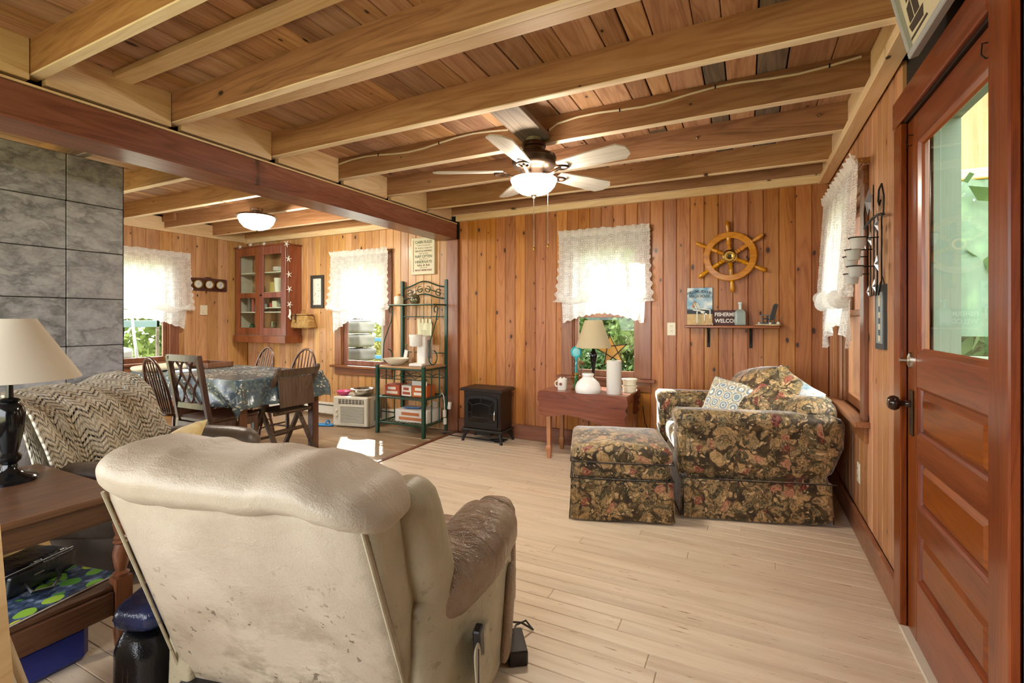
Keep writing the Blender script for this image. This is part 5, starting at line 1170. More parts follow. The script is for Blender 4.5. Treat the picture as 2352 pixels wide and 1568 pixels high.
def vessel(name, label, cat, loc, prof, mat, n=20): return tag(MB().lathe(prof, n).build(name, mat, None, loc, smooth=True), label, cat)
CUP = [(0, 0), (.03, 0), (.034, .01), (.036, .09), (.033, .09), (.03, .012), (0, .012)]
TALL = [(0, 0), (.03, 0), (.033, .01), (.035, .17), (.032, .17), (.03, .012), (0, .012)]
JAR = [(0, 0), (.04, 0), (.045, .015), (.045, .09), (.03, .12), (.028, .14), (0, .14)]
M_GRN = glass_mat('green_glass', (.45, .75, .55, 1), .05)
vessel('drinking_glass', 'clear tumbler behind the upper fixed pane of the cabinet', 'glass', cab(.25, .12, 2), CUP, M_CLEAR); vessel('drinking_glass', 'second clear tumbler near the green bottle in the cabinet', 'glass', cab(.33, .14, 2), CUP, M_CLEAR)
vessel('green_bottle', 'small green glass bottle behind the upper fixed pane', 'bottle', cab(.41, .11, 2), [(0, 0), (.035, 0), (.037, .01), (.037, .08), (.014, .11), (.012, .15), (0, .15)], M_GRN)
tag(MB().cbox(-.05, .05, -.03, .03, 0, .14, .003).build('yellow_box', plain('mustard_card', 'bfa65a', .6), None, cab(.63, .12, 2)), 'mustard yellow box behind the upper cabinet door pane', 'box')
vessel('tall_tumbler', 'tall cream tumbler beside the mustard box in the cabinet', 'glass', cab(.735, .10, 2), [(0, 0), (.04, 0), (.05, .19), (.046, .19), (.038, .01), (0, .01)], M_CREAM); vessel('tall_tumbler', 'tall grey glass tumbler in the upper cabinet door pane', 'glass', cab(.83, .11, 2), TALL, M_CLEAR)
for k, (cn, lab) in enumerate((('b23b35', 'red book leaning upright in the upper cabinet pane'), ('e0dfe6', 'white booklet beside the red book in the cabinet'), ('c9bd62', 'yellow booklet beside the white one in the cabinet'))): tag(MB().cbox(-.008, .008, -.06, .06, 0, .20 - .02 * k, .001).build('booklet', plain('cover_' + cn, cn, .5), None, cab(.895 + k * .022, .12, 2)), lab, 'book')
for k, (cn, w_, h_, lab) in enumerate((('7d766c', .05, .20, 'narrow grey carton on the lower fixed side of the cabinet'), ('b05a4a', .05, .18, 'red capped carton on the lower fixed side of the cabinet'), ('6b7a8d', .09, .10, 'blue grey tin in the lower fixed side of the cabinet'), ('d9d8e0', .10, .19, 'white carton with a small mark in the cabinet'))): tag(MB().cbox(-w_ / 2, w_ / 2, -.03, .03, 0, h_, .002).build('small_carton', plain('box_' + cn, cn, .5), None, cab(.16 + k * .085, .11, 1)), lab, 'box')
for k, (x_, cn, w_, h_, lab) in enumerate(((.62, 'b04040', .03, .06, 'small red cap figure on the door side shelf of the cabinet'), (.70, 'd8cfae', .09, .085, 'cream square tin on the door side shelf of the cabinet'), (.90, 'd2cfc6', .09, .17, 'white carton with a dark emblem on the cabinet door side'))): tag(MB().cbox(-w_ / 2, w_ / 2, -.03, .03, 0, h_, .002).build('small_carton', plain('tin_' + cn, cn, .5), None, cab(x_, .10, 1, .075)), lab, 'box')
MB().cbox(.50, CW - .02, .03, CD - .02, shz[1] + .06, shz[1] + .074, .002).build('shelf', M_CABIN, cb)
vessel('glass_decanter', 'tall clear glass decanter on the cabinet door side shelf', 'decanter', cab(.80, .10, 1, .075), [(0, 0), (.03, 0), (.034, .015), (.034, .07), (.018, .10), (.016, .12), (.026, .14), (.018, .16), (0, .165)], M_CLEAR)
vessel('green_jar', 'teal glass jar at the bottom of the fixed side of the cabinet', 'jar', cab(.20, .11, 0), JAR, glass_mat('teal_glass', (.35, .7, .62, 1), .05)); tag(MB().cbox(-.05, .05, -.04, .04, 0, .11, .003).build('yellow_tin', plain('yellow_tin', 'cbb84e', .5), None, cab(.36, .11, 0)), 'yellow tin at the bottom of the fixed side of the cabinet', 'tin')
vessel('patterned_glass', 'patterned tall glass at the bottom of the cabinet door side', 'glass', cab(.66, .09, 0), TALL, M_MOS); vessel('glass_bowl', 'heap of clear glass bowls at the bottom of the cabinet', 'bowl', cab(.82, .12, 0), [(0, 0), (.05, 0), (.09, .05), (.10, .09), (.095, .09), (.08, .05), (0, .02)], M_CLEAR)
# string of shell lights over the cabinet
sg = thing('shell_garland', 'string of white starfish and shells hung over the wall cabinet', 'garland', (-6.37, YB - .25, 0))
MB().tube([(-.02, -.012, Z1 + .018), (.30, -.014, Z1 + .032), (.62, -.014, Z1 + .03), (.94, -.014, Z1 + .035), (CW + .03, -.005, Z1 + .02), (CW + .022, .02, Z1 - .25), (CW + .02, .03, Z1 - .55), (CW + .02, .035, Z1 - .78), (CW + .02, .04, Z1 - .88)], .0028, 5).build('wire', plain('grey_wire', '6d6a60', .6), sg, smooth=True)
M_SHELL = plain('bleached_shell', 'dfe0dc', .5)
for k, (x_, y_, z_) in enumerate(((.13, -.02, Z1 + .02), (.35, -.02, Z1 + .035), (.62, -.02, Z1 + .03), (CW + .03, -.01, Z1 + .0), (CW + .03, .02, Z1 - .19), (CW + .03, .025, Z1 - .39), (CW + .03, .03, Z1 - .58), (CW + .03, .035, Z1 - .78))):
    g = MB()
    for j in range(5):
        a = R(90 + 72 * j + 17 * k); L_ = .042
        if k < 3: g.tube([(x_, y_, z_), (x_ + L_ * math.cos(a), y_ - .004, z_ + L_ * .6 * math.sin(a))], [.007, .003], 6)
        else: g.tube([(x_, y_, z_), (x_ + .004, y_ + L_ * math.cos(a), z_ + L_ * math.sin(a))], [.008, .0035], 6)
    g.build('starfish', M_SHELL, sg, smooth=True)
MB().tube([(CW + .028, .04, Z1 - .84), (CW + .03, .045, Z1 - .90), (CW + .03, .03, Z1 - .94), (CW + .03, .05, Z1 - .97)], [.008, .014, .016, .008], 8).build('seahorse', M_SHELL, sg, smooth=True)

# ------------------------------------------------------------------ wall pieces on the back wall
def framed(name, label, cat, loc, rz, w_, h_, fw, fm, pm, d=.02):
    t = thing(name, label, cat, loc, rz)
    for (a, b, c, e) in ((-w_ / 2, w_ / 2, h_ - fw, h_), (-w_ / 2, w_ / 2, 0, fw), (-w_ / 2, -w_ / 2 + fw, fw, h_ - fw), (w_ / 2 - fw, w_ / 2, fw, h_ - fw)): MB().cbox(a, b, -d, 0, c, e, .003).build('frame_rail', fm, t)
    MB().box(-w_ / 2 + fw, w_ / 2 - fw, -d * .5, -.001, fw, h_ - fw).build('picture', pm, t); return t
n_ = NT('pressed_flower_print'); o_ = n_.obj(); dd = n_.voro(o_, 26); M_PFL = n_.fin(n_.mix(n_.ma('LESS_THAN', dd, .22), 'd6d2c6', n_.ramp(n_.noise(o_, 20, 2), [(.35, '8a7355'), (.65, 'b7a58a')])), .12, 0, .5)
framed('framed_picture', 'narrow dark framed print hanging above the wicker basket', 'picture', (-5.06, YB, 1.385), 0, .235, .43, .042, plain('dark_frame', '2e2a24', .45), M_PFL)
# wicker creel basket
bs = thing('wicker_basket', 'woven wicker creel basket with a leather strap on the wall', 'basket', (-5.24, YB - .09, 1.105))
n_ = NT('wicker'); o_ = n_.obj(); sp = n_.n('ShaderNodeSeparateXYZ'); n_.set(sp.inputs[0], o_)
wvz = n_.ma('SINE', n_.ma('MULTIPLY', sp.outputs[2], 420.0)); wvx = n_.ma('SINE', n_.ma('MULTIPLY', sp.outputs[0], 230.0)); hh = n_.ma('MULTIPLY', wvz, wvx)
n_.bump(hh, .8, .006); M_WICK = n_.fin(n_.ramp(n_.ma('ADD', n_.ma('MULTIPLY', hh, .3), n_.noise(o_, 30, 3)), [(.2, '8d6733'), (.5, 'bf9656'), (.8, 'd9b778')]), .6)
def bw(q): k = (q.z + .085) / .17; return (q.x * (1 - .30 * k), q.y * (1 - .25 * k), q.z + .10)
MB().rbox(.20, .085, .085, (.04, .04, .02), 14, bw).build('body', M_WICK, bs, smooth=True, ang=60)
MB().rbox(.145, .072, .010, (.04, .04, .006), 10, lambda q: (q.x, q.y, .195 + q.z)).build('lid', M_WICK, bs, smooth=True, ang=60)
MB().tube(arc((.02, 0, .205), .045, 0, 180, 12, 'xz'), .006, 8).build('handle', M_WICK, bs, smooth=True)
st_ = MB().box(-.05, -.03, -.088, -.072, .09, .205).build('strap', plain('strap_leather', '4a2a1c', .4), bs); MB().cbox(-.055, -.025, -.092, -.086, .10, .12, .002).build('buckle', M_BRASS, st_)
# cabin rules sign
sn = thing('cabin_rules_sign', 'cream board sign of cabin rules above the bakers rack', 'sign', (-3.345, YB - .002, 1.755), 0)
M_SIGNC = plain('sign_cream', 'd9d1b6', .6)
MB().cbox(-.165, .165, -.03, 0, 0, .425, .004).build('board', M_SIGNC, sn); MB().box(-.135, -.125, -.0308, -.030, .03, .395).build('stripe', plain('sign_stripe', '9c8a66', .7), sn)
INK = {'g': plain('ink_green', '4e5a36', .7), 'b': plain('ink_brown', '6a4b33', .7), 't': plain('ink_tan', 'a5977c', .7), 'r': plain('ink_red', '7d3a30', .7)}
for (tx, z_, sz, ik) in (('CABIN RULES', .370, .046, 'g'), ('Come as you are', .335, .022, 't'), ('& enjoy nature', .305, .034, 't'), ('RELAX & UNWIND', .268, .026, 'b'), ('stay up late', .242, .022, 't'), ('NAP OFTEN', .205, .044, 'g'), ('eat s\'mores', .178, .020, 't'), ('HIBERNATE', .143, .044, 'g'), ('hike & fish', .105, .034, 'b'), ('tell stories', .078, .020, 't'), ('MAKE MEMORIES', .048, .027, 'r')):
    me = text_mesh(tx, sz, INK[ik], .0004, bold=.0006); wid = max(v.co.x for v in me.vertices) - min(v.co.x for v in me.vertices)
    for v in me.vertices: v.co.x *= min(1.25, .235 / wid)
    link('lettering', me, sn, (.012, -.0306, z_), (R(90), 0, 0))
# ship's wheel
W_WHL = wood('honey_oak', '9a6430', 'bd8443', 'd39d5b', 'x', rough=.22, coat=.5, grain=1.5, var=.05, sat=1.15)
sw = thing('ships_wheel', 'wooden ship wheel with brass hub hung on the pine wall', 'ship wheel', (-.135, YB - .045, 1.775))
def ringm(r0, r1, d0, d1, n=48):
    m_ = MB(); pr = [(r0, d0 + .006), (r0 + .006, d0), (r1 - .006, d0), (r1, d0 + .006), (r1, d1), (r0, d1)]
    m_.grid(lambda u, v: (lambda p, a: (p[0] * math.cos(a), p[1], p[0] * math.sin(a)))(pr[int(round(v * 6)) % 6], u * 2 * math.pi), n, 6, True, True); return m_
ringm(.155, .208, -.018, .018).build('rim', W_WHL, sw, smooth=True, ang=40)
SPK = [(t_, r_ * 1.2) for t_, r_ in [(0, .014), (.10, .015), (.13, .018), (.16, .011), (.20, .015), (.25, .011), (.28, .017), (.36, .015), (.60, .015), (.63, .017), (.66, .010), (.72, .012), (.85, .0165), (.93, .015), (.98, .010), (1, .004)]]
for k in range(6):
    a = R(90 + 60 * k + 4); MB().turned((.03 * math.cos(a), 0, .03 * math.sin(a)), (.305 * math.cos(a), 0, .305 * math.sin(a)), SPK, 12).build('spoke', W_WHL, sw, smooth=True)
hb = MB().lathe([(.0, .004), (.012, .004), (.013, .026), (.026, .03), (.028, .034), (.04, .034), (.045, .028), (.056, .024), (.058, .012), (.058, -.02), (0, -.02)], 32, m=Matrix.Rotation(R(90), 4, 'X')).build('hub', M_BRASS, sw, smooth=True)
MB().lathe([(0, .035), (.011, .0352), (.011, .02), (0, .02)], 16, m=Matrix.Rotation(R(90), 4, 'X')).build('bore', M_BLACK, hb)
# outlets and switches
def outlet(label, loc, rz, duplex=True, name='wall_outlet'):
    t = thing(name, label, 'outlet', loc, rz); MB().cbox(-.036, .036, -.006, 0, -.058, .058, .004).build('cover_plate', M_CREAM, t)
    for s in (-1, 1):
        f = MB().lathe([(0, .002), (.016, .002), (.017, 0)], 16, m=Matrix.Translation((0, -.006, s * .022)) @ Matrix.Rotation(R(90), 4, 'X')).build('receptacle', M_CREAM, t, smooth=True)
        for dx in (-.006, .006): MB().box(dx - .0012, dx + .0012, -.0092, -.0078, s * .022 - .002, s * .022 + .008).build('slot', M_BLACK, f)
outlet('cream wall outlet on the pine wall beside the window', (-.615, YB, 1.155), 0); outlet('cream wall outlet low behind the bakers rack', (-3.19, YB, .245), 0); outlet('cream wall outlet low on the wall beside the armchair', (XR, 3.36, .36), -90)
th = thing('thermostat', 'cream round dial thermostat on the dining wall', 'thermostat', (XL, 3.86, 1.36), 90)
MB().cbox(-.045, .045, -.022, 0, -.065, .065, .004).build('case', M_CREAM, th); MB().lathe([(0, .01), (.022, .009), (.025, 0)], 20, m=Matrix.Translation((.0, -.022, -.02)) @ Matrix.Rotation(R(90), 4, 'X')).build('dial', M_CREAM, th, smooth=True)
# weather station
ba = thing('weather_station', 'dark wooden plaque with three brass weather dials', 'barometer', (XL, 3.92, 1.70), 90)
MB().prism([(-.24, -.085), (.24, -.085), (.25, -.07), (.25, .065), (.24, .08), (.05, .085), (.03, .10), (-.03, .10), (-.05, .085), (-.24, .08), (-.25, .065), (-.25, -.07)], -.02, 0, 'y').build('plaque', wood('plaque_wood', '3a1a10', '55291a', '6b3a26', 'x', rough=.3, coat=.4), ba)
for k in (-1, 0, 1):
    b_ = MB().lathe([(0, .012), (.048, .012), (.050, .03), (.060, .028), (.064, .012), (.064, 0)], 24, m=Matrix.Translation((k * .145, -.02, 0)) @ Matrix.Rotation(R(90), 4, 'X')).build('dial_bezel', M_BRASS, ba, smooth=True)
    MB().lathe([(0, .0125), (.047, .0125), (.047, .011)], 24, m=Matrix.Translation((k * .145, -.02, 0)) @ Matrix.Rotation(R(90), 4, 'X')).build('dial_face', plain('dial_white', 'dcdcd6', .3), b_); MB().bar((k * .145, -.034, -.012), (k * .145 + .02, -.034, .028), .003, .001, (0, 1, 0)).build('needle', M_BLACK, b_)
# wall shelf and what stands on it
sh = thing('wall_shelf', 'narrow mahogany wall shelf on two black iron brackets', 'shelf', (-.13, YB, 1.19))
MB().cbox(-.365, .365, -.11, 0, -.022, 0, .006).build('board', W_MAH, sh)
for x_ in (-.175, .155):
    b_ = MB(); b_.cbox(x_ - .012, x_ + .012, -.008, 0, -.19, -.022, .002); b_.cbox(x_ - .012, x_ + .012, -.09, 0, -.030, -.022, .002); b_.tube([(x_, -.085, -.032), (x_, -.055, -.06), (x_, -.02, -.10), (x_, -.006, -.15)], .005, 6); b_.build('bracket', M_IRON, sh, smooth=True)
bsn = thing('beach_sign', 'painted beach chair sign standing on the wall shelf', 'sign', (-.375, YB - .03, 1.19))
MB().cbox(-.105, .105, -.006, .006, 0, .33, .004, Matrix.Rotation(R(-4), 4, 'X')).build('slate', plain('sign_edge', '37424a', .6), bsn)
n_ = NT('painted_sky'); o_ = n_.obj(); M_SKYP = n_.fin(n_.ramp(n_.noise(o_, 14, 4), [(.35, '6f9fbf'), (.5, 'a9c4d2'), (.65, 'dfe5e2')]), .6)
def onb(mb): return mb
mm = Matrix.Rotation(R(-4), 4, 'X')
MB().box(-.103, .103, -.0075, -.0065, .135, .328, mm).build('painted_sky', M_SKYP, bsn); MB().box(-.103, .103, -.0075, -.0065, .095, .145, mm).build('painted_sea', plain('painted_sea', '2c3640', .6, var=.25, sc_=40), bsn); MB().box(-.103, .103, -.0076, -.0065, .002, .098, mm).build('painted_sand', plain('painted_sand', 'c9aa78', .7, var=.2, sc_=30), bsn)
M_CHP = plain('painted_white', 'eceae2', .6)
for (a, b, w_) in (((-.045, .19), (-.015, .13), .006), ((-.032, .195), (-.002, .135), .006), ((-.019, .195), (.010, .135), .006), ((-.055, .135), (.045, .118), .010), ((.0, .145), (.085, .135), .008), ((.085, .138), (.085, .06), .008), ((.04, .12), (.04, .04), .008), ((-.02, .12), (-.02, .02), .010), ((.01, .115), (.06, .095), .012)): MB().bar((a[0], -.009, a[1]), (b[0], -.009, b[1]), w_, .0016, (0, 1, 0)).build('painted_chair_slat', M_CHP, bsn)
MB().prism([(-.062, .155), (-.045, .15), (-.032, .195), (-.042, .215), (-.055, .19)], -.0092, -.0078, 'y').build('painted_hat', plain('painted_tan', 'b08660', .7), bsn)
MI = plain('sign_ink', '28424e', .6)
for j, ch_ in enumerate('WELCOME TO OUR'):
    if ch_ == ' ': continue
    a = (j - 6.5) / 6.5; link('lettering', text_mesh(ch_, .031, MI, .0004, bold=.0006), bsn, (a * .088, -.0285, .294 - .016 * a * a), (R(90 - 4), 0, 0))
link('lettering', text_mesh('BEACH HOUSE', .032, MI, .0004, bold=.0006, sx=.8), bsn, (0, -.0262, .252), (R(86), 0, 0))
fs = thing('fishermen_sign', 'dark red FISHERMEN WELCOME sign on the wall shelf', 'sign', (-.158, YB - .022, 1.19))
MB().cbox(-.118, .118, -.006, .006, 0, .130, .003, Matrix.Rotation(R(-5), 4, 'X')).build('board', plain('maroon_paint', '4a1d1c', .55), fs)
MLT = plain('sign_white', 'e2dcd2', .6)
link('lettering', text_mesh('FISHERMEN', .044, MLT, .0006, bold=.0012, sx=.86), fs, (0, -.0155, .092), (R(85), 0, 0)); link('lettering', text_mesh('WELCOME', .046, MLT, .0006, bold=.0012, sx=.9), fs, (.006, -.0115, .038), (R(85), 0, 0))
gb = thing('glass_bottle', 'old pale aqua glass bottle in front of the red sign', 'bottle', (-.055, YB - .068, 1.19))
MB().rbox(.043, .022, .068, (.012, .012, .012), 10, lambda q: (q.x * (1 - .55 * max(0, (q.z - .035) / .033) ** 2), q.y * (1 - .3 * max(0, (q.z - .035) / .033) ** 2), .069 + q.z)).build('body', plain('frosted_aqua_glass', 'b4c3bd', .18, var=.12, Transmission_Weight=.45), gb, smooth=True, ang=50); MB().lathe([(.013, .13), (.012, .15), (.012, .175), (.017, .178), (.017, .195), (0, .196)], 16).build('neck', plain('frosted_aqua_neck', 'c2cfc9', .2), gb, smooth=True)
vessel('small_vial', 'short clear glass vial in front of the beach sign', 'vial', (-.375, YB - .075, 1.19), [(0, 0), (.022, 0), (.023, .005), (.023, .10), (.018, .11), (.018, .115)], M_CLEAR)
she = MB().rbox(.024, .018, .014, .012, 8, lambda q: (q.x, q.y * (1 - 14 * q.x * (q.x > 0)), .015 + q.z + .004 * math.sin(q.x * 260))).build('sea_shell', plain('shell_tan', 'c3ab8e', .4, var=.3, sc_=60), None, (-.285, YB - .08, 1.19), smooth=True, ang=80); tag(she, 'small striped sea shell on the wall shelf edge', 'shell')
mr = thing('miniature_rocking_chair', 'tiny grey wooden rocking chair ornament on a sandy base', 'ornament', (.155, YB - .06, 1.19), -35); mr.scale = (1.2, 1.2, 1.25)
MB().rbox(.085, .04, .006, (.03, .03, .005), 8, lambda q: (q.x, q.y, .006 + q.z)).build('sand_base', plain('sand_base', 'd6c29a', .9, var=.2, sc_=60), mr, smooth=True, ang=60)
M_MINI = plain('weathered_grey_wood', '5a666b', .7, var=.1)
for s in (-1, 1):
    MB().tube([(-.05, s * .025, .022), (-.02, s * .025, .014), (.02, s * .025, .014), (.055, s * .025, .024)], .0035, 6).build('rocker', M_MINI, mr, smooth=True); MB().bar((-.028, s * .025, .015), (-.03, s * .025, .068), .005, .006).build('front_leg', M_MINI, mr); MB().bar((.02, s * .025, .015), (.028, s * .025, .07), .005, .006).build('rear_leg', M_MINI, mr); MB().bar((-.04, s * .027, .070), (.032, s * .027, .066), .010, .004).build('armrest', M_MINI, mr)
for k in range(4): MB().bar((-.032 + k * .014, -.027, .046 - k * .002), (-.032 + k * .014, .027, .046 - k * .002), .011, .003).build('seat_slat', M_MINI, mr)
for k in range(5): MB().bar((.022, -.022 + k * .011, .042), (.05, -.022 + k * .011, .145 - .004 * abs(k - 2)), .008, .003, (1, 0, 0)).build('back_slat', M_MINI, mr)
for (x_, y_, r_) in ((-.06, -.01, .010), (.055, .02, .011), (.03, -.03, .007)): MB().rbox(r_, r_, r_, r_ * .9, 6, lambda q, x_=x_, y_=y_: (x_ + q.x, y_ + q.y, .016 + q.z)).build('shell', M_SHELL, mr, smooth=True, ang=80)

# ------------------------------------------------------------------ right wall: candle sconce, slate, sign over the door
M_VOT = plain('votive_glass', 'd9dcd8', .12, var=.02, Alpha=.55)
cs = thing('candle_sconce', 'black iron wall sconce with metal stars and glass votives', 'sconce', (XR, 2.86, 0), -90)
# local x: towards the camera (room -Y), y into the wall
def ir(pts, r=.0035, name='iron_rod'): return MB().tube(pts, r, 6).build(name, M_IRON, cs, smooth=True)
ir([(-.19, -.03, 1.72), (-.10, -.03, 1.735), (0, -.03, 1.74), (.10, -.03, 1.735), (.19, -.03, 1.72)], .007, 'top_bar')
for s in (-1, 1): ir([(s * .19, -.03, 1.72), (s * .20, -.03, 1.80), (s * .16, -.03, 1.865), (s * .11, -.03, 1.85), (s * .095, -.03, 1.80), (s * .12, -.03, 1.775), (s * .14, -.03, 1.795)], .004, 'scroll')
ir([(0, -.03, 1.74), (0, -.03, 1.90)], .003)
for k, x_ in enumerate((-.14, -.07, 0, .07, .15)): ir([(x_, -.028, 1.735), (x_, -.028, 1.42), (x_ * .6, -.028, 1.36)], .0035)
def star(c_, r_, par=cs):
    g = MB(); n_p = []
    for k in range(10): a = R(90 + 36 * k); rr_ = r_ if k % 2 == 0 else r_ * .42; n_p.append((c_[0] + rr_ * math.cos(a), c_[1], c_[2] + rr_ * math.sin(a)))
    g.add(n_p + [(c_[0], c_[1] - r_ * .28, c_[2]), (c_[0], c_[1] + .004, c_[2])], [(k, (k + 1) % 10, 10) for k in range(10)] + [((k + 1) % 10, k, 11) for k in range(10)]); g.build('metal_star', plain('star_steel', '8d8f94', .3, .8), par)
for (x_, z_, r_) in ((0.0, 1.82, .075), (-.10, 1.62, .035), (.02, 1.63, .042), (.15, 1.68, .042), (.15, 1.50, .042), (-.02, 1.38, .03), (.10, 1.40, .035)): star((x_, -.045, z_), r_)
for (x_, y_, z_) in ((-.12, -.10, 1.515), (-.03, -.105, 1.54), (.10, -.11, 1.58), (-.10, -.10, 1.425), (.05, -.11, 1.45)):
    ir([(x_, -.028, z_ + .05), (x_, y_, z_ + .05)], .003, 'holder_arm'); MB().tube([(x_ + .036 * math.cos(a), y_ + .036 * math.sin(a), z_ + .052) for a in np.linspace(0, 2 * math.pi, 20)[:-1]], .003, 6, closed=True).build('holder_ring', M_IRON, cs, smooth=True)
    MB().lathe([(0, 0), (.024, 0), (.027, .006), (.034, .055), (.031, .055), (.024, .008), (0, .008)], 20, c=(x_, y_, z_)).build('votive_cup', M_VOT, cs, smooth=True)
sl_ = thing('slate_plaque', 'small slate plaque with a painted lighthouse by the door', 'plaque', (XR, 2.83, 1.10), -90)
MB().prism([(-.085, 0), (.085, .005), (.088, .10), (.083, .2), (.087, .31), (-.084, .315), (-.087, .2), (-.083, .1)], -.012, 0, 'y').build('slate', plain('slate_grey', '3c4448', .6, var=.12, sc_=30), sl_)
MB().box(-.060, .060, -.0128, -.012, .03, .275).build('painted_sky', plain('slate_sky', '8e9a9c', .7, var=.2), sl_)
for k in range(7): MB().prism([(-.018 + .001 * k, .04 + .028 * k), (.018 - .001 * k, .04 + .028 * k), (.017 - .001 * k, .068 + .028 * k), (-.017 + .001 * k, .068 + .028 * k)], -.0138, -.0127, 'y').build('painted_tower_band', plain('tower_cream', 'd6cdb4', .7) if k % 2 == 0 else plain('tower_dark', '4d5a62', .7), sl_)
MB().prism([(-.02, .236), (.02, .236), (.012, .255), (0, .268), (-.012, .255)], -.0138, -.0127, 'y').build('painted_lantern', plain('tower_top', 'cdbf9a', .7), sl_)
MB().tube([(-.05, -.003, .31), (0, .0, .35), (.05, -.003, .31)], .002, 5).build('hanging_cord', M_DARK, sl_)
gs = framed('guide_sign', 'white framed sign with a ship drawing resting above the door', 'sign', (XR - .045, 1.80, 2.160), -90, .62, .26, .022, plain('blue_grey_frame', 'a9adb3', .5), plain('sign_ivory', 'd8cfb4', .6), .03)
gs.rotation_euler = (R(13), 0, R(-90))
MINK = plain('sepia_ink', '3a2e22', .7)
for (tx, z_, sz, x_) in (('EXPERT', .205, .052, .03), ('GUIDES', .145, .052, .03), ('for hire', .095, .034, .03)): link('lettering', text_mesh(tx, sz, MINK, .0004, bold=.0005), gs, (x_ + .06, -.0158, z_), (R(90), 0, 0))
shp = thing
for (poly) in ([(-.26, .07), (-.15, .065), (-.13, .095), (-.27, .095)], [(-.255, .10), (-.215, .10), (-.21, .16), (-.25, .15)], [(-.205, .10), (-.16, .10), (-.15, .19), (-.20, .175)], [(-.24, .165), (-.205, .17), (-.205, .21), (-.235, .2)], [(-.285, .05), (-.12, .05), (-.125, .058), (-.28, .058)]): MB().prism(poly, -.0162, -.0152, 'y').build('ship_drawing', MINK, gs)

# ------------------------------------------------------------------ ceiling fan
fn_ = thing('ceiling_fan', 'bronze ceiling fan with five washed wood blades and lit bowl', 'ceiling fan', (-1.20, 2.74, 0))
MB().lathe([(0, 2.405), (.045, 2.405), (.048, 2.375), (.048, 2.345), (0, 2.345)], 24).build('ceiling_box', plain('galvanised', 'a39a84', .4, .6), fn_, smooth=True)
MB().lathe([(0, 2.345), (.074, 2.345), (.076, 2.335), (.076, 2.32), (.07, 2.315), (.070, 2.29), (.06, 2.283), (0, 2.283)], 28).build('canopy', M_BRONZE, fn_, smooth=True)
MB().lathe([(0, 2.285), (.06, 2.285), (.10, 2.278), (.138, 2.262), (.142, 2.245), (.136, 2.235), (.137, 2.215), (.125, 2.195), (.10, 2.185), (.085, 2.165), (.08, 2.135), (.105, 2.125), (.115, 2.112), (0, 2.11)], 36).build('motor_housing', M_BRONZE, fn_, smooth=True)
M_BOWL = emis('lit_glass_bowl', 'fff4e2', 70.0)
MB().lathe([(.142, 2.118), (.145, 2.112), (.140, 2.10), (.13, 2.078), (.112, 2.055), (.085, 2.037), (.045, 2.026), (0, 2.023)], 36).build('glass_bowl', M_BOWL, fn_, smooth=True)
MB().lathe([(0, 2.026), (.022, 2.026), (.020, 2.018), (.008, 2.012), (.008, 2.002), (.006, 1.996), (0, 1.994)], 16).build('finial', M_CHROME, fn_, smooth=True)
n_ = NT('washed_blade'); W_BLADE = wood('washed_blade', 'a39a8f', 'c0b8ae', 'd4cdc4', 'x', rough=.5, var=.06, bump=.1)
for k in range(5):
    a = R(60 + 72 * k)
    m4 = Matrix.Rotation(a, 4, 'Z')
    ic = Matrix.Translation((0, 0, 2.155)) @ m4
    io = MB().tube([ic @ Vector(p) for p in ((.08, 0, -.01), (.13, 0, -.022), (.17, .0, -.008), (.20, 0, .0))], [.012, .011, .010, .008], 8).build('blade_iron', M_BRONZE, fn_, smooth=True)
    MB().tube([ic @ Vector((.205 + .04 * math.cos(g_), .036 * math.sin(g_), .0 + .012 * math.sin(g_) * 0)) for g_ in np.linspace(0, 2 * math.pi, 20)[:-1]], .007, 6, closed=True).build('iron_ring', M_BRONZE, io, smooth=True)
    b4 = Matrix.Translation((0, 0, 2.168)) @ m4 @ Matrix.Rotation(R(-13), 4, 'X')
    out = [(.19, -.045), (.24, -.055), (.40, -.070), (.59, -.076), (.605, -.06), (.63, -.035), (.635, .0), (.63, .035), (.605, .06), (.59, .076), (.40, .070), (.24, .055), (.19, .045)]
    bl = MB().prism(out, -.004, .004, 'z').build('blade', W_BLADE, fn_); bl.matrix_local = b4
for (dx, dy, z1) in ((.0, -.0, 1.70), (.075, .05, 1.72)):
    pc = MB(); pc.tube([(dx, dy, 1.998 if dx == 0 else 2.08), (dx, dy, z1)], .0022, 6); pc.build('pull_chain', M_CHROME, fn_)
    MB().lathe([(0, 0), (.006, .004), (.008, .014), (.004, .026), (0, .028)], 10, c=(dx, dy, z1 - .026)).build('chain_knob', M_BRASS, fn_, smooth=True)
# dining ceiling light
cl = thing('ceiling_light', 'flush ceiling light with a glowing bowl above the dining table', 'ceiling light', (-4.445, 3.18, 0))
MB().lathe([(0, 2.36), (.06, 2.36), (.06, 2.33), (.03, 2.325), (.03, 2.30), (0, 2.30)], 24).build('mount', M_CHROME, cl, smooth=True)
MB().lathe([(.03, 2.305), (.14, 2.30), (.185, 2.285), (.195, 2.27), (.175, 2.262), (0, 2.262)], 36).build('rim', M_CHROME, cl, smooth=True)
MB().lathe([(.168, 2.262), (.168, 2.255), (.15, 2.21), (.115, 2.17), (.06, 2.148), (0, 2.143)], 36).build('glass_bowl', M_BOWL, cl, smooth=True)
MB().lathe([(0, 2.147), (.014, 2.145), (.012, 2.135), (0, 2.128)], 12).build('finial', M_CHROME, cl, smooth=True)
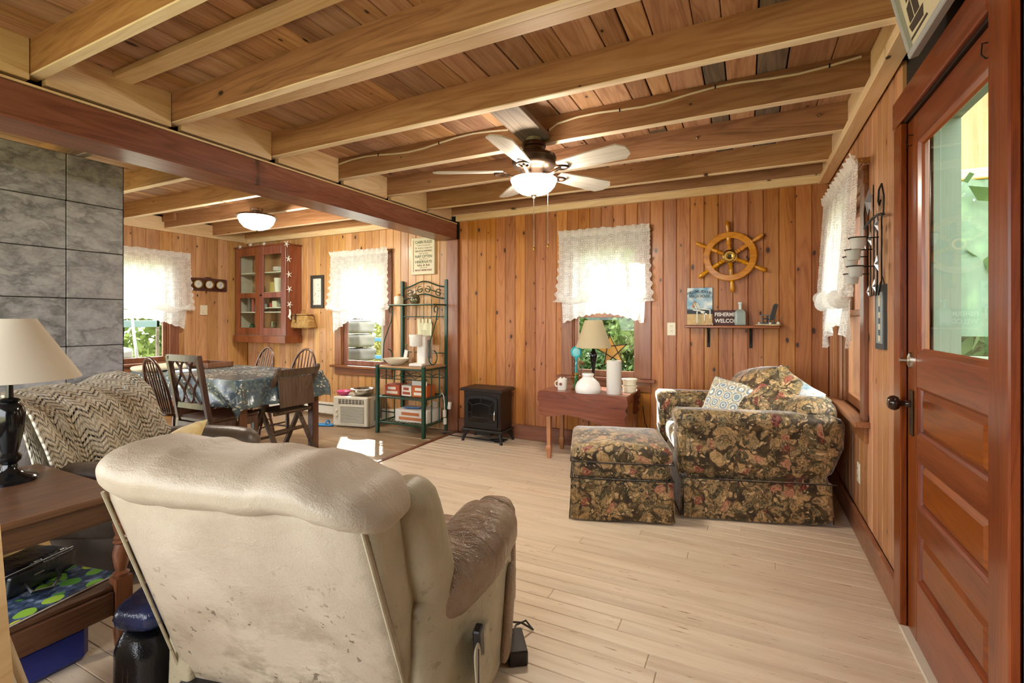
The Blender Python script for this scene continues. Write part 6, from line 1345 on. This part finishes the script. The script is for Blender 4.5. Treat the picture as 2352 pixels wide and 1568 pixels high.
# cable stapled along the joists
cab_ = [(-2.92, 2.793, 2.475)] + [(-2.92 + 1.66 * k / 12, 2.793, 2.475 + .018 * math.sin(k * .9) + .02 * (k / 12)) for k in range(1, 12)] + [(-1.30, 2.79, 2.45), (-1.24, 2.785, 2.40), (-1.14, 2.785, 2.38), (-1.12, 2.79, 2.43), (-1.06, 2.793, 2.465)] + [(-1.06 + 1.55 * k / 12, 2.793, 2.468 + .012 * math.sin(k * 1.1) + .03 * (k / 12)) for k in range(1, 13)]
ec = thing('electric_cable', 'white electric cable stapled along a ceiling joist to the fan', 'cable')
MB().tube(cab_, .006, 6).build('sheath', plain('cable_white', 'd3c6ad', .5), ec, smooth=True)
for x_, y_, z_ in cab_[3::4]: MB().box(x_ - .003, x_ + .003, y_ - .008, y_ + .004, z_ - .009, z_ + .009).build('staple', M_IRON, ec)

# ------------------------------------------------------------------ stone tiled chimney
sch = thing('stone_chimney', 'chimney faced with large square grey soapstone tiles', 'chimney', (-3.91, 1.789, 0))
MB().box(-.62, -.022, -1.85, -.004, 0, 2.31).build('core', M_DARK, sch)
T = .3125
for r_ in range(8):
    z0 = 2.006 + .0 - T * (7 - r_) + T * 1 - T + .0
    z0 = 2.006 - T * (7 - r_); z1 = min(2.306, z0 + T)
    if z1 < .02: continue
    z0 = max(0.0, z0)
    for c_ in range(6):
        y1_ = -T * c_; y0_ = y1_ - T
        MB().cbox(-.020, random.uniform(-.0015, .0015), y0_ + .0022, y1_ - .0022, z0 + .0022, z1 - .0022, .003).build('stone_tile', M_STONE, sch)
MB().box(-.62, 0, -.004, .0, 0, 2.306).build('edge_trim', M_DARK, sch)
# leaning pine board at the left edge of the view
lb_ = MB().cbox(-.03, .03, -.02, .02, 0, .86, .004).build('pine_board', W_NEW, None, (-1.66, .51, 0), (R(0), R(-5), R(26))); tag(lb_, 'light pine board standing next to the leaning picture frame', 'board')

# ------------------------------------------------------------------ outside
def leaf_mat(name, a, b, c_):
    n = NT(name); t = n.t; r = n.rand(); col = n.ramp(n.noise(n.obj(), 1.6, 4), [(.3, a), (.5, b), (.72, c_)]); n.fin(col, .55, 0, .3)
    tl = n.n('ShaderNodeBsdfTranslucent'); n.set(tl.inputs[0], col); mx = n.n('ShaderNodeMixShader'); mx.inputs[0].default_value = .35; t.links.new(n.p.outputs[0], mx.inputs[1]); t.links.new(tl.outputs[0], mx.inputs[2]); t.links.new(mx.outputs[0], n.out.inputs[0]); return n.m
LEAF = [leaf_mat('leaves_mid', '3c5628', '6d8644', '9aa865'), leaf_mat('leaves_dark', '2a4424', '4e693a', '78905a'), leaf_mat('leaves_autumn', '667234', '989449', 'b8ae6a')]
def foliage(nq, seed, rx, ry, rz, sz):
    rnd = np.random.RandomState(seed); cl_ = rnd.normal(0, .42, (26, 3)); v = []; f = []
    for k in range(nq):
        c0 = cl_[rnd.randint(26)] + rnd.normal(0, .16, 3); c0 = c0 * np.array([rx, ry, rz]); a = rnd.normal(0, 1, 3); a /= np.linalg.norm(a); b = np.cross(a, rnd.normal(0, 1, 3)); b /= np.linalg.norm(b); s_ = sz * rnd.uniform(.6, 1.3)
        i = len(v); v += [tuple(c0 - a * s_), tuple(c0 + b * s_ * .45), tuple(c0 + a * s_), tuple(c0 - b * s_ * .45)]; f.append((i, i + 1, i + 2, i + 3))
    return v, f
FOL = []
for k in range(3):
    v, f = foliage(9000, k + 3, 1, 1, 1, .062); m_ = MB(); m_.v = v; m_.f = f; me = bpy.data.meshes.new('foliage'); me.from_pydata(v, [], f); FOL.append(me)
M_BARK = plain('bark', '5a4c3f', .9, var=.2, sc_=9)
tr_n = 0
def tree(label, x_, y_, h_, s_, mk, fk, cat='tree'):
    t = thing('tree' if cat == 'tree' else 'shrub', label, cat, (x_, y_, -.5), random.uniform(0, 360), 'greenery outside the windows')
    MB().tube([(0, 0, 0), (.05 * s_, .03, h_ * .4), (-.05 * s_, 0, h_ * .8), (0, 0, h_ * 1.1)], [.09 * s_, .07 * s_, .05 * s_, .02], 8).build('trunk', M_BARK, t, smooth=True)
    me = FOL[fk].copy(); me.materials.clear(); me.materials.append(LEAF[mk]); o = link('foliage', me, t, (0, 0, h_)); o.scale = (s_, s_, s_ * 1.1); o['kind'] = 'stuff'; return t
for (x_, y_, h_, s_, mk, fk, lab) in ((-1.9, 9.2, 2.2, 1.6, 0, 0, 'leafy tree standing outside behind the living room window'), (-.3, 10.5, 2.6, 1.9, 1, 1, 'dark leafy tree standing outside to the right of the living room window'), (-3.2, 11.5, 2.8, 2.0, 2, 2, 'yellow green tree standing outside between the two back windows'), (-6.6, 9.6, 2.3, 1.7, 2, 0, 'yellow green tree standing outside behind the dining window'), (-8.6, 11.0, 2.8, 2.0, 0, 1, 'leafy tree standing outside beyond the dining corner'), (-12.5, 5.6, 2.6, 2.0, 0, 2, 'leafy tree standing outside behind the dining end window'), (-12.0, 8.2, 2.4, 1.9, 1, 0, 'dark leafy tree standing outside beyond the porch clutter')): tree(lab, x_, y_, h_, s_, mk, fk)
for (x_, y_, h_, s_, mk, fk, lab) in ((-2.4, 7.4, .8, .8, 1, 1, 'low shrub outside below the living room window'), (-1.0, 7.8, .9, .9, 0, 2, 'rounded shrub outside behind the star ornament window'), (-6.2, 7.6, .8, .9, 2, 1, 'yellow green shrub outside below the dining window')): tree(lab, x_, y_, h_, s_, mk, fk, 'shrub')
n_ = NT('garden_ground'); tag(MB().box(-60, 60, -60, 60, -.6, -.5).build('ground', n_.fin(n_.ramp(n_.noise(n_.obj(), .8, 5), [(.35, '7f8555'), (.55, 'a39d77'), (.75, 'b5ad90')]), .95, 0, .1)), 'pale grassy ground outside the house', 'ground', kind='structure')
# blue railing and white post outside the dining window
rl = thing('porch_railing', 'blue wooden railing outside the dining window', 'railing', (-5.2, 6.3, 0)); M_BLR = plain('blue_paint', '3f7fb0', .5)
for z_ in (.56, .86): MB().cbox(-2.0, 1.9, -.02, .02, z_, z_ + .06, .004).build('rail', M_BLR, rl)
for x_ in (-1.5, 0, 1.5): MB().cbox(x_ - .03, x_ + .03, .02, .06, -.5, .92, .004).build('post', M_BLR, rl)
tag(MB().cbox(-.05, .05, -.05, .05, -.5, 2.6, .008).build('porch_post', M_OFFW, None, (-4.62, 5.3, 0)), 'white porch post outside the dining window', 'post')
stp = thing('stone_pillar', 'rough grey stone pillar outside the dining window', 'pillar', (-5.5, 5.7, -.5))
for k in range(9): MB().rbox(.19, .19, .10, (.06, .06, .05), 8, lambda q, k=k: (q.x + .03 * nz((k * 3.1, 1, 2)) + .02 * nz(q * 9), q.y + .02 * nz(q * 8), .11 + k * .215 + q.z)).build('stone', plain('pillar_stone%d' % (k % 3), ('8a8478', '9a948a', '777068')[k % 3], .9, var=.15), stp, smooth=True, ang=60)
wf = thing('garden_fence', 'white framed garden fence outside the living room window', 'fence', (-1.1, 6.6, 0))
for z_ in (.95, .30): MB().cbox(-.1, 2.2, -.015, .015, z_, z_ + .04, .003).build('rail', M_OFFW, wf)
for x_ in (.0, .42, 1.2, 2.0): MB().cbox(x_ - .02, x_ + .02, -.016, .016, -.5, .99, .003).build('post', M_OFFW, wf)
# porch clutter outside the left dining window
pt_ = thing('porch_bench', 'weathered grey bench with clutter outside the dining end window', 'bench', (-7.45, 3.0, 0)); MB().cbox(-.25, .25, -1.0, 1.0, .66, .70, .005).build('bench_top', W_GREY, pt_)
for y_ in (-.9, .9): MB().cbox(-.22, .22, y_ - .03, y_ + .03, -.5, .66, .005).build('bench_leg', W_GREY, pt_)
MB().cbox(-.55, -.5, -1.1, 1.1, 1.12, 1.22, .005).build('back_shelf', plain('teal_wood', '7d9490', .7), pt_); MB().cbox(-.53, -.50, -1.1, -1.06, -.5, 1.9, .004).build('post', W_GREY, pt_); MB().cbox(-.53, -.50, 1.06, 1.1, -.5, 1.9, .004).build('post', W_GREY, pt_)
ln_ = thing('garden_lantern', 'cream metal lantern on the porch bench outside', 'lantern', (-7.30, 3.02, .70))
MB().cbox(-.075, .075, -.075, .075, 0, .02, .003).build('base', M_CREAM, ln_)
for sx in (-1, 1):
    for sy in (-1, 1): MB().cbox(sx * .066 - .006, sx * .066 + .006, sy * .066 - .006, sy * .066 + .006, .02, .17, .001).build('corner_post', M_CREAM, ln_)
MB().box(-.06, .06, -.06, .06, .02, .17).build('glass_box', M_CLEAR, ln_); MB().add([(-.09, -.09, .17), (.09, -.09, .17), (.09, .09, .17), (-.09, .09, .17), (-.02, -.02, .235), (.02, -.02, .235), (.02, .02, .235), (-.02, .02, .235)], [(0, 1, 5, 4), (1, 2, 6, 5), (2, 3, 7, 6), (3, 0, 4, 7), (4, 5, 6, 7), (0, 3, 2, 1)]).build('roof', M_CREAM, ln_); MB().tube(arc((0, 0, .235), .04, 0, 180, 10, 'yz'), .004, 6).build('ring', M_CHROME, ln_, smooth=True)
bt = MB().lathe([(0, 0), (.07, 0), (.11, .19), (.105, .19), (.066, .01), (0, .01)], 20, m=Matrix.Rotation(R(55), 4, 'X')).build('watering_bucket', plain('teal_plastic', '3f8a98', .4), None, (-7.75, 3.30, .98), smooth=True); tag(bt, 'teal bucket hanging tilted under the porch shelf outside', 'bucket')
for (nm, lab, loc, rot, h_, col) in (('paddle', 'blue paddle leaning on the porch bench outside', (-7.6, 2.78, .70), (R(-14), 0, 0), .42, '4f86b8'), ('white_pole', 'white curved pole standing on the porch bench outside', (-7.35, 3.52, .70), (R(8), 0, 0), .75, 'e6e8ec')): tag(MB().tube([(0, 0, 0), (0, .01, h_ * .5), (0, .03, h_)], [.02, .018, .014], 8).build(nm, plain(nm + '_paint', col, .4), None, loc, rot, smooth=True), lab, nm.replace('_', ' '))
tag(MB().rbox(.12, .16, .08, (.06, .06, .05), 10, lambda q: (q.x, q.y, .08 + q.z + .02 * nz(q * 9))).build('white_bundle', plain('bundle_white', 'dddcd4', .8), None, (-7.4, 3.30, .70), smooth=True, ang=70), 'white bundle heaped on the porch bench outside', 'bundle')
# enclosed porch seen through the door glass
wp = tag(MB().box(.70, 3.2, 4.95, 5.0, -.05, .95).build('wall_porch', plain('sage_paint', '8d9c86', .7)), 'sage painted end wall of the porch beyond the door', 'wall', kind='structure')
MB().box(.70, 1.44, 4.95, 5.0, .95, 3.4).build('sage_board', plain('sage_paint_upper', '97a692', .7), wp); MB().box(.98, 1.0, 4.945, 4.95, -.05, 2.8).build('batten', plain('sage_paint_batten', '7f8f7b', .7), wp)
MB().box(1.44, 3.2, 4.95, 5.0, 2.38, 3.4).build('pine_board', W_DIN, wp); MB().box(1.42, 3.2, 4.93, 4.95, 2.34, 2.42).build('window_head', W_NEWX, wp); MB().box(1.42, 1.47, 4.93, 4.95, .95, 2.38).build('window_side', W_NEWX, wp); MB().box(1.46, 3.2, 4.965, 4.972, .95, 2.38).build('window_pane', M_PANE, wp)
MB().box(.70, 3.2, 1.0, 5.0, -.10, -.05).build('porch_deck', plain('deck_grey', '8c867a', .8), wp); MB().box(.70, 3.2, 4.2, 5.0, 3.4, 3.45).build('porch_ceiling', W_DIN, wp)
M_SHEER = plain('sheer_green_white', '93a48e', .8, var=.15, sc_=9, Alpha=.6)
pcn = thing('porch_curtain', 'sheer white curtain at the porch window beyond the door', 'curtain', (0, 4.90, 0)); MB().grid(lambda u, v: (1.42 + 1.6 * u, .012 * math.sin(u * 60), 2.33 - 1.22 * v), 90, 6).build('sheer_panel', M_SHEER, pcn, smooth=True, ang=180); MB().tube([(1.40, 0, 2.33), (3.1, 0, 2.33)], .008, 8).build('curtain_rod', M_BRASS, pcn, smooth=True)
for (x_, y_, h_, s_, mk, fk, lab) in ((2.4, 7.2, 2.1, 1.7, 1, 1, 'sunlit tree standing outside the far porch window'), (5.5, 3.6, 2.2, 1.8, 0, 0, 'leafy tree standing outside the porch beside the side window')): tree(lab, x_, y_, h_, s_, mk, fk)
